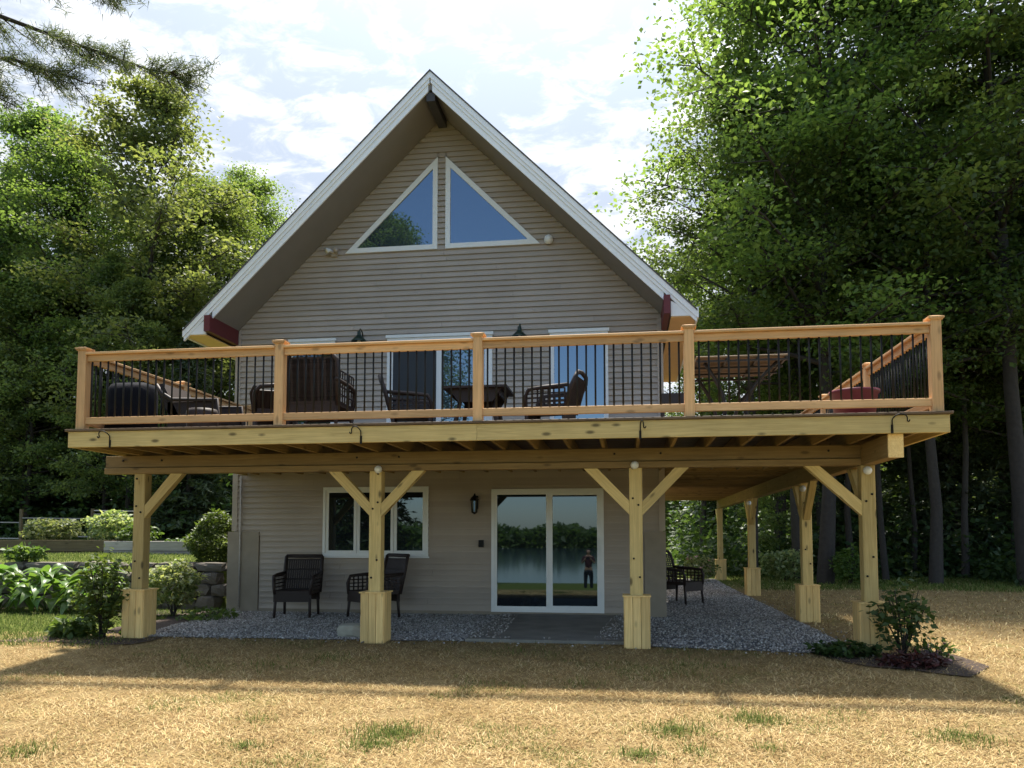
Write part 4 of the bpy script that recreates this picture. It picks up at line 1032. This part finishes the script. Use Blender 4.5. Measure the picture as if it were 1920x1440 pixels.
for x, y, p, s in ((12.5,15,TE,1.0),(8.6,16.2,TE,.8),(7.4,19.0,TE,.9),(10.2,18.6,TE,.85),(12.0,20.0,SP,.8),(9.0,21.5,SP,.75),(15.0,20.0,SP,.85),(17.5,18.0,TE,1.0),(6.0,18.6,TD,.8),(11.2,17.2,TE,.9),(14.0,16.0,TE,.8),(8.0,17.5,TE,.95),(14.6,18.5,TC,1.0),(6.4,20.5,TE,1.0),(13.0,21.5,SQ,1.05),(11.5,27.0,TC,1.0),(18.5,20.0,TC,1.0),(8.8,24.5,TC,.85),(15.5,22.5,TC,1.0),(13.2,18.6,TC,.8),(6.6,22.0,SQ,.9),(10.4,23.0,SQ,.95),(16.5,20.5,TE,1.0),(4.0,23.5,TC,.8),(16.0,25.5,SQ,1.1),(20.5,23.5,TC,1.1),(5.0,28.5,SP,.8),(15.5,14.5,TE,1.05),(9.0,30,SP,.8),(14,31,SP,.9),(19,30,SP,1.2),(24,27,SP,1.2),(22,19,SQ,1.1),(27,22,TC,1.1)):
    T(p, 'woodland_tree', kind_label(p)+' in the dense dark woods beyond the right lawn', 'tree', x, y, rt.uniform(0,6.28), s*rt.uniform(.93,1.07), gB)
# left hand trees
T(TB, 'birch_tree', 'tall yellow-green leafy tree filling the upper left beneath the pine branch', 'tree', -16.2, 17.2, .3, 1.42)
T(TA, 'maple_tree', 'leafy tree with a pale sunlit crown between the left edge and the roof', 'tree', -14.9, 19.8, 1.9, .97)
T(TB, 'birch_tree', 'smaller light green tree touching the left roof slope', 'tree', -14.3, 23.0, 2.5, 1.0)
T(TC, 'ash_tree', 'tall leafy tree at the far upper left edge below the pine limbs', 'tree', -22.0, 19.0, .7, 1.12)
T(TA, 'maple_tree', 'middle crown in the row of trees stepping down towards the left roof slope', 'tree', -16.2, 25.0, 5.2, 1.12)
T(TD, 'young_maple', 'young broad leaved tree with sunlit leaves directly left of the deck corner', 'tree', -16.9, 16.4, .8, 1.12)
T(TD, 'young_maple', 'bushy young maple with bright leaves behind the front left deck support post', 'tree', -15.6, 15.8, 1.4, 1.0)
T(TD, 'young_maple', 'young tree with low golden-green branches at the left edge of the picture', 'tree', -19.6, 16.2, 3.9, 1.12)
T(SP, 'spruce_tree', 'dark spruce with hanging boughs at the far left edge', 'tree', -21.4, 18.0, 1.2, .9)
T(SP, 'spruce_tree', 'dark spruce seen over the deck railing just left of the house wall', 'tree', -13.4, 15.8, 2.8, .62)
for x, y, p, s in ((-20,18,TA,1.0),(-17.2,19.0,TB,1.05),(-20.0,16.5,TD,1.1),(-12.5,19.5,SP,.85),(-20,18.5,SP,1.1),(-16.5,21,TC,.95),(-12,25,TA,.7),(-6.5,29,SP,.8),(-23,16.5,TB,1.15),(-24,20,SP,1.2),(-19,25,SP,1.1),(-14.5,29,SP,.95),(-10,31,SP,.85),(-2,32,SP,.75),(-7.6,20.5,TD,.8),(-18,18,TD,1.1)):
    T(p, 'woodland_tree', kind_label(p)+' in the woods rising behind the left terrace', 'tree', x, y, rt.uniform(0,6.28), s*rt.uniform(.93,1.07), gB)
T(SP, 'shore_spruce', 'spruce on the lake side lawn reflected in the left pane of the casement window', 'tree', -9.5, -13.5, 1.0, .95)
T(TC, 'shore_tree', 'tall tree on the lake side lawn reflected in the left triangular window', 'tree', -8.7, -12.6, 2.0, 1.0)
T(TA, 'shore_tree', 'unseen broad tree added beyond the right edge of the view to block low sky light', 'tree', 12.5, -12.5, .5, 1.0)  # out of view, added to cut low sky light on the house front
gS = 'unseen trees added along the shore behind the viewer to block low sky light'
for x, y, p, k in ((-9.5,-17,TC,1.1),(-14.5,-14,TA,1.1),(-17.5,-8.5,TC,1.1),(9.8,-16.5,TC,1.1),(16,-9,TA,1.2),(17.5,-15,TC,1.1),(-20,-13,TC,1.2),(-13,-20,TD,1.2),(13.5,-20,TD,1.2)):  # unseen flank trees, added to keep horizon light off the lower wall
    T(p, 'shore_tree', 'unseen leafy tree added on the lake shore to block low sky light', 'tree', x, y, rt.uniform(0,6.28), k, gS)
# far woodland masses: behind the house, and the far shore of the lake (seen in the glass)
def wood_mass(name, n, xr, yr, zr, size, mat, seed, shape=None):
    r = np.random.default_rng(seed); P = np.stack([r.uniform(*xr, n), r.uniform(*yr, n), r.uniform(0,1,n)**.9], -1)
    top = zr[1]*(1+.25*np.sin(P[:,0]*.35)+.18*np.sin(P[:,0]*1.1+1)) ; P[:,2] = zr[0]+P[:,2]*(top-zr[0])
    V, F_ = leaf_quads(P, size, seed+1, up=.2)
    return link(name, mesh_np(name, V, F_, mat), mat, kind='stuff')
wood_mass('distant_woods', 60000, (-60,60), (36,46), (0,6.0), .6, M['leafC'], 51)
wood_mass('far_shore_woods', 20000, (-140,140), (-170,-150), (-1.1,3.2), 1.6, M['leafC'], 52)
r_ = np.random.default_rng(77)
def undergrowth(name, n, fx, fy, hz, size, mat, seed):
    r = np.random.default_rng(seed); x = r.uniform(*fx, n); y = r.uniform(*fy, n)
    b_ = np.abs(np.sin(x*1.7+y)*np.cos(y*1.3-x*.6)); z = gz(x,y)+r.uniform(0,1,n)**1.5*hz*(.3+b_)
    V, F_ = leaf_quads(np.stack([x,y,z],-1), size, seed+1); return link(name, mesh_np(name, V, F_, mat), mat, kind='stuff')
undergrowth('undergrowth', 46000, (3,28), (17,32), 2.4, .22, M['shrubdark'], 61)
undergrowth('undergrowth', 26000, (-28,-5), (14.5,26), 2.0, .22, M['shrubdark'], 63)
undergrowth('undergrowth', 7000, (11,24), (13.5,18), 1.3, .2, M['shrubdark'], 65)

# pine whose limbs reach in at the upper left
def pine_branches():
    t = thing('pine_tree', 'pine reaching thin needled branches into the sky at the upper left corner', 'tree', (-10.2,1.0,gz1(-10.2,1.0)))
    m = MB(); m.tube([(-10.2,1.0,-.2),(-10.15,1.0,6),(-10.2,1.0,12)], [.26,.2,.12], 10); m.obj('trunk', M['redbark'], t)
    r = np.random.default_rng(5); limbs = [
        [(-10.2,1.0,9.0),(-8.4,1.3,9.1),(-7.0,1.6,8.6),(-5.9,1.8,8.22),(-5.35,1.9,8.15)],
        [(-10.2,1.0,8.0),(-8.8,1.2,8.4),(-7.8,1.4,8.3),(-6.9,1.5,8.0)],
        [(-10.2,1.0,7.7),(-9.2,.9,7.8),(-8.4,.8,7.75),(-7.8,.9,7.6)],
        [(-10.2,1.0,9.4),(-8.9,.8,9.5),(-7.6,.7,9.35),(-6.4,.8,9.0),(-5.7,.8,8.8)]]
    mb = MB(); P = []; D = []
    def tuft(p, d, n=46):
        for _ in range(n):
            P.append(p+r.normal(0,.05,3)); v = np.array(d)*.5+r.normal(0,1,3)*.75; D.append(v/np.linalg.norm(v))
    for li, L in enumerate(limbs):
        L = [np.array(p) for p in L]
        mb.tube([tuple(p) for p in L], [.05,.038,.026,.016,.01][:len(L)], 6, cap=False)
        for i in range(len(L)-1):
            for q in range(17):
                f = r.uniform(0,1); p0 = L[i]+(L[i+1]-L[i])*f; d = (L[i+1]-L[i]); d /= np.linalg.norm(d)
                v = d*.8+np.array([r.uniform(-.6,.6), r.uniform(-.9,.9), r.uniform(-.75,.35)]); v /= np.linalg.norm(v); l2 = r.uniform(.25,.75)*(1.1-.12*i)
                p1 = p0+v*l2; mb.tube([tuple(p0), tuple((p0+p1)/2+np.array([0,0,-.03])), tuple(p1)], [.012,.008,.004], 4, cap=False)
                for g in (.3,.5,.7,.85,1.0): tuft(p0+(p1-p0)*g, v, 20)
        tuft(L[-1], (L[-1]-L[-2])/np.linalg.norm(L[-1]-L[-2]), 60)
    mb.obj('limb', M['bark'], t)
    P = np.array(P); D = np.array(D); n = len(P); s = np.cross(D, np.random.default_rng(3).normal(0,1,(n,3))); s /= np.linalg.norm(s,axis=1)[:,None]
    l = r.uniform(.09,.15,n)[:,None]; w = .0055
    V = np.stack([P-s*w, P+s*w, P+D*l], 1).reshape(-1,3)-np.array([-10.2,1.0,gz1(-10.2,1.0)]); F_ = np.arange(3*n).reshape(-1,3)
    link('needles', mesh_np('needles', V, F_, M['pineneedle']), M['pineneedle'], t)
pine_branches()

# shrubs
def shrub(name, label, loc, rx, ry, h, n, size, mat, seed, base=.1, dome=True, stems=7, elong=1.6, cat='shrub', flowers=0, hollow=.5):
    r = np.random.default_rng(seed); t = thing(name, label, cat, (loc[0], loc[1], loc[2]))
    m = MB(); C = []
    for k in range(stems):
        a = 6.28*k/stems+r.uniform(-.3,.3); q = r.uniform(.3,.85); e = np.array([math.cos(a)*rx*q, math.sin(a)*ry*q, h*r.uniform(.6,.95)])
        m.tube([(r.uniform(-.04,.04),r.uniform(-.04,.04),-.05), tuple(e*np.array([.4,.4,.5])), tuple(e)], [.012,.009,.004], 5, cap=False)
    m.obj('stem', M['bark'], t, M=W[t.name])
    v = r.normal(0,1,(n,3)); v /= np.linalg.norm(v,axis=1)[:,None]; rad_ = r.uniform(hollow,1.05,n)**.6
    lump = 1+.16*np.sin(v[:,0]*5+seed)*np.cos(v[:,1]*4+seed)+.12*np.sin(v[:,2]*7+seed*2)
    P = v*(rad_*lump)[:,None]; 
    P = np.stack([P[:,0]*rx, P[:,1]*ry, h*(base+(1-base)*.5*(1+P[:,2]))], -1)
    V, F_ = leaf_quads(P, size, seed+1, elong=elong); link('foliage', mesh_np('foliage', V, F_, mat), mat, t)
    if flowers:
        P = P[r.choice(n, flowers)]*np.array([1.05,1.05,1.05]); V, F_ = leaf_quads(P, size*.8, seed+5, elong=1.1); link('flower', mesh_np('flower', V, F_, M['flower']), M['flower'], t)
    return t
shrub('climbing_shrub', 'loose dark green shrub growing against the front left deck post', (-5.74,.92,.02), .36, .3, 1.10, 1300, .085, M['shrub'], 1, base=.04, hollow=.15, stems=11)
shrub('low_plant', 'small clump of shiny leaves in the mulch at the far left front of the deck', (-6.18,.95,.02), .28, .22, .26, 320, .13, M['shrub'], 2, base=.1, cat='plant')
shrub('flowering_shrub', 'sunlit variegated shrub between the front left post and the stone wall', (-6.35,3.55,.03), .44, .36, .92, 1900, .085, M['paleshrub'], 3, base=.2)
shrub('yew_bush', 'clipped rounded yew bush beside the left corner of the house', (-6.72,5.5,.75), .46, .45, .98, 5200, .09, M['shrub'], 4, base=0, elong=2.6, hollow=.75)
shrub('berry_bush', 'bright green berry bush in the middle of the dark timber bed', (-12.75,8.7,1.15), .72, .42, .62, 1500, .11, M['paleshrub'], 5)
shrub('berry_bush', 'bright green bush at the right end of the dark timber bed behind the post', (-11.15,8.75,1.15), .62, .42, .80, 1500, .11, M['paleshrub'], 6)
shrub('pepper_plant', 'small leafy plant in the grey planter box next to the timber bed', (-10.1,8.2,1.12), .45, .25, .5, 600, .10, M['shrub'], 7, cat='plant')
shrub('pepper_plant', 'low seedlings in the grey planter box beside the round bush', (-8.95,7.95,1.12), .4, .2, .16, 160, .09, M['shrub'], 8, cat='plant')
shrub('trailing_plant', 'yellow-green plant spilling over the stone wall above the hostas', (-10.3,5.0,.85), .42, .22, .32, 420, .11, M['shrub'], 9, cat='plant')
shrub('rose_bush', 'leggy leafy bush in front of the right corner deck post', (3.98,.62,.0), .34, .28, .84, 560, .085, M['shrubdark'], 10, base=.15, stems=9, hollow=.2)
shrub('burgundy_plant', 'low dark red leaved plant in the mulch at the front right corner', (3.95,.18,-.01), .32, .20, .15, 420, .07, M['redleaf'], 11, base=.0, cat='plant')
shrub('groundcover_plant', 'low dark green clump at the foot of the right corner post', (3.42,.72,.0), .36, .2, .18, 520, .08, M['shrubdark'], 12, base=0, cat='plant')
shrub('flowering_plant', 'low plant with pale pink blooms beside the dark red leaved plant', (4.30,.60,.0), .22, .16, .24, 200, .06, M['shrub'], 13, base=0, flowers=22, cat='plant')
shrub('border_plant', 'yellowish low plants along the gravel edge beside the left deck post', (-5.55,3.2,.03), .4, .5, .17, 420, .07, M['shrub'], 14, base=0, cat='plant')
shrub('woodland_shrub', 'pale sunlit shrub at the wood edge seen between the right deck posts', (5.6,15.4,.03), .75, .5, .95, 1500, .12, M['paleshrub'], 15)
shrub('woodland_shrub', 'small sunlit shrub at the wood edge left of the front right deck post', (6.9,13.6,.03), .4, .4, 1.0, 600, .13, M['shrub'], 16)
shrub('potted_shrub', 'grey-green flowering plant near the last right deck post', (3.05,14.4,.03), .5, .4, .75, 800, .1, M['paleshrub'], 17, flowers=40, cat='plant')
# hostas: every big leaf a part
def hosta_leaf(seed):
    r = np.random.default_rng(seed); n = 6; vv = []; ff = []
    for i in range(n+1):
        u = i/n; w = .5*math.sin(math.pi*min(1,u*.93+.07)**.75)*(1-u**5); zz = .22*math.sin(u*2.6)-.42*u*u
        for j, s_ in enumerate((-1,-.5,0,.5,1)):
            vv.append((s_*w*.62, u, zz+.10*abs(s_)*w*2+.025*math.sin(u*9+j*2+seed)*abs(s_)))
    for i in range(n):
        for j in range(4): ff.append((i*5+j, i*5+j+1, i*5+j+6, i*5+j+5))
    me = bpy.data.meshes.new('leaf'); me.from_pydata(vv, [], ff); me.polygons.foreach_set('use_smooth', [True]*len(ff)); me.update(); me.materials.append(M['hosta']); return me
HL = [hosta_leaf(i) for i in range(4)]
def hosta(label, x, y, n, R, seed):
    r = random.Random(seed); t = thing('hosta', label, 'plant', (x, y, gz1(x,y)), group='hostas in the left bed')
    for k in range(n):
        ring = k/n; a = k*2.4+r.uniform(-.3,.3); rad0 = R*(.12+.75*ring); zz = .66-.46*ring+r.uniform(-.06,.06); L = r.uniform(.30,.46)
        Mx = Matrix.Translation((x+math.cos(a)*rad0*.55, y+math.sin(a)*rad0*.55, gz1(x,y)+zz)) @ Matrix.Rotation(a-math.pi/2,4,'Z') @ Matrix.Rotation(r.uniform(.15,.5)-ring*.75,4,'X') @ Matrix.Rotation(r.uniform(-.3,.3),4,'Y') @ Matrix.Scale(L,4)
        link('leaf', r.choice(HL), M['hosta'], t, Mx)
    m = MB()
    for k in range(10):
        a = k*.63; m.tube([(x,y,gz1(x,y)),(x+math.cos(a)*R*.25,y+math.sin(a)*R*.25,gz1(x,y)+.22)],.008,5)
    m.obj('stalk', M['shrubdark'], t)
hosta('broad leaved hosta at the left edge of the picture below the stone wall', -9.9, 3.95, 48, .8, 1)
hosta('broad leaved hosta in the middle of the left bed with sunlit yellow-green leaves', -9.0, 4.0, 48, .8, 2)
hosta('broad leaved hosta nearest the dark shrub on the front left post', -8.05, 3.95, 44, .72, 3)
hosta('broad leaved hosta outermost in the bed, cut by the left edge of the picture', -10.9, 4.05, 44, .8, 4)

# ------------------------------------------------------------------ the photographer, seen only in the sliding glass door
def skin_mesh(name, joints, edges, radii, mat, parent, sub=1):
    me = bpy.data.meshes.new(name); me.from_pydata(joints, edges, []); me.update(); me.materials.append(mat)
    o = link(name, me, mat, parent, W[parent.name])
    o.modifiers.new('skin', 'SKIN')
    if not me.skin_vertices: return o
    for i, r_i in enumerate(radii): me.skin_vertices[0].data[i].radius = (r_i, r_i*.9)
    me.skin_vertices[0].data[0].use_root = True
    sb_ = o.modifiers.new('sub', 'SUBSURF'); sb_.levels = sb_.render_levels = sub
    return o
M['skin'] = flat('skin', (.45,.27,.19), .5); M['shirt'] = flat('dark_shirt', (.05,.012,.016), .8); M['jeans'] = flat('dark_trousers', (.012,.014,.022), .85); M['hair'] = flat('dark_hair', (.02,.013,.01), .6)
px_, py_ = -.45, -13.0
per = thing('person', 'person in dark clothes holding up a phone, mirrored in the sliding glass door', 'person', (px_, py_, gz1(px_, py_)))
J = [(0,0,.95),(0,0,1.12),(0,-.01,1.38),(0,0,1.47),(0,.01,1.53),(0,.02,1.61),(0,.01,1.69)]
E_ = [(0,1),(1,2),(2,3),(3,4),(4,5),(5,6)]; Rr = [.13,.12,.13,.055,.06,.095,.07]
for sx in (-1,1):
    b0 = len(J); J += [(sx*.17,-.01,1.40),(sx*.24,.06,1.18),(sx*.14,.32,1.30),(sx*.10,.40,1.34)]; E_ += [(2,b0),(b0,b0+1),(b0+1,b0+2),(b0+2,b0+3)]; Rr += [.06,.047,.036,.032]
    b0 = len(J); J += [(sx*.10,0,.88),(sx*.11,.01,.50),(sx*.12,-.02,.10),(sx*.13,.10,.035)]; E_ += [(0,b0),(b0,b0+1),(b0+1,b0+2),(b0+2,b0+3)]; Rr += [.09,.062,.045,.04]
    for k in range(5):
        q = len(J); a = (-.03+.015*k); J += [(sx*(.09)-.0+a*.6,.44,1.36+.02*k-.03),(sx*.07+a*.3,.455,1.37+.022*k-.03)]; E_ += [(b0-1,q),(q,q+1)]; Rr += [.010,.009]
skin_mesh('body', J, E_, Rr, M['skin'], per, 1)
JS = [(0,0,.92),(0,0,1.12),(0,-.01,1.38),(0,-.005,1.43)]; ES = [(0,1),(1,2),(2,3)]; RS = [.15,.145,.15,.08]
for sx in (-1,1):
    b0 = len(JS); JS += [(sx*.17,-.01,1.40),(sx*.235,.055,1.20)]; ES += [(2,b0),(b0,b0+1)]; RS += [.078,.065]
skin_mesh('shirt', JS, ES, RS, M['shirt'], per, 1)
JT = [(0,0,.96),(0,0,.90)]; ET = [(0,1)]; RT = [.15,.15]
for sx in (-1,1):
    b0 = len(JT); JT += [(sx*.105,0,.80),(sx*.11,.01,.50),(sx*.12,-.02,.08)]; ET += [(1,b0),(b0,b0+1),(b0+1,b0+2)]; RT += [.105,.08,.065]
skin_mesh('trousers', JT, ET, RT, M['jeans'], per, 1)
skin_mesh('hair', [(0,-.03,1.56),(0,-.02,1.66),(0,.0,1.715)], [(0,1),(1,2)], [.09,.10,.075], M['hair'], per, 1)
ph = thing('phone', 'dark phone held up in both hands by the person mirrored in the door', 'phone', (px_, py_+.46, gz1(px_,py_)+1.38))
beam('case', (px_-.075,py_+.47,gz1(px_,py_)+1.38), (px_+.075,py_+.47,gz1(px_,py_)+1.38), .009, .075, M['black'], ph)
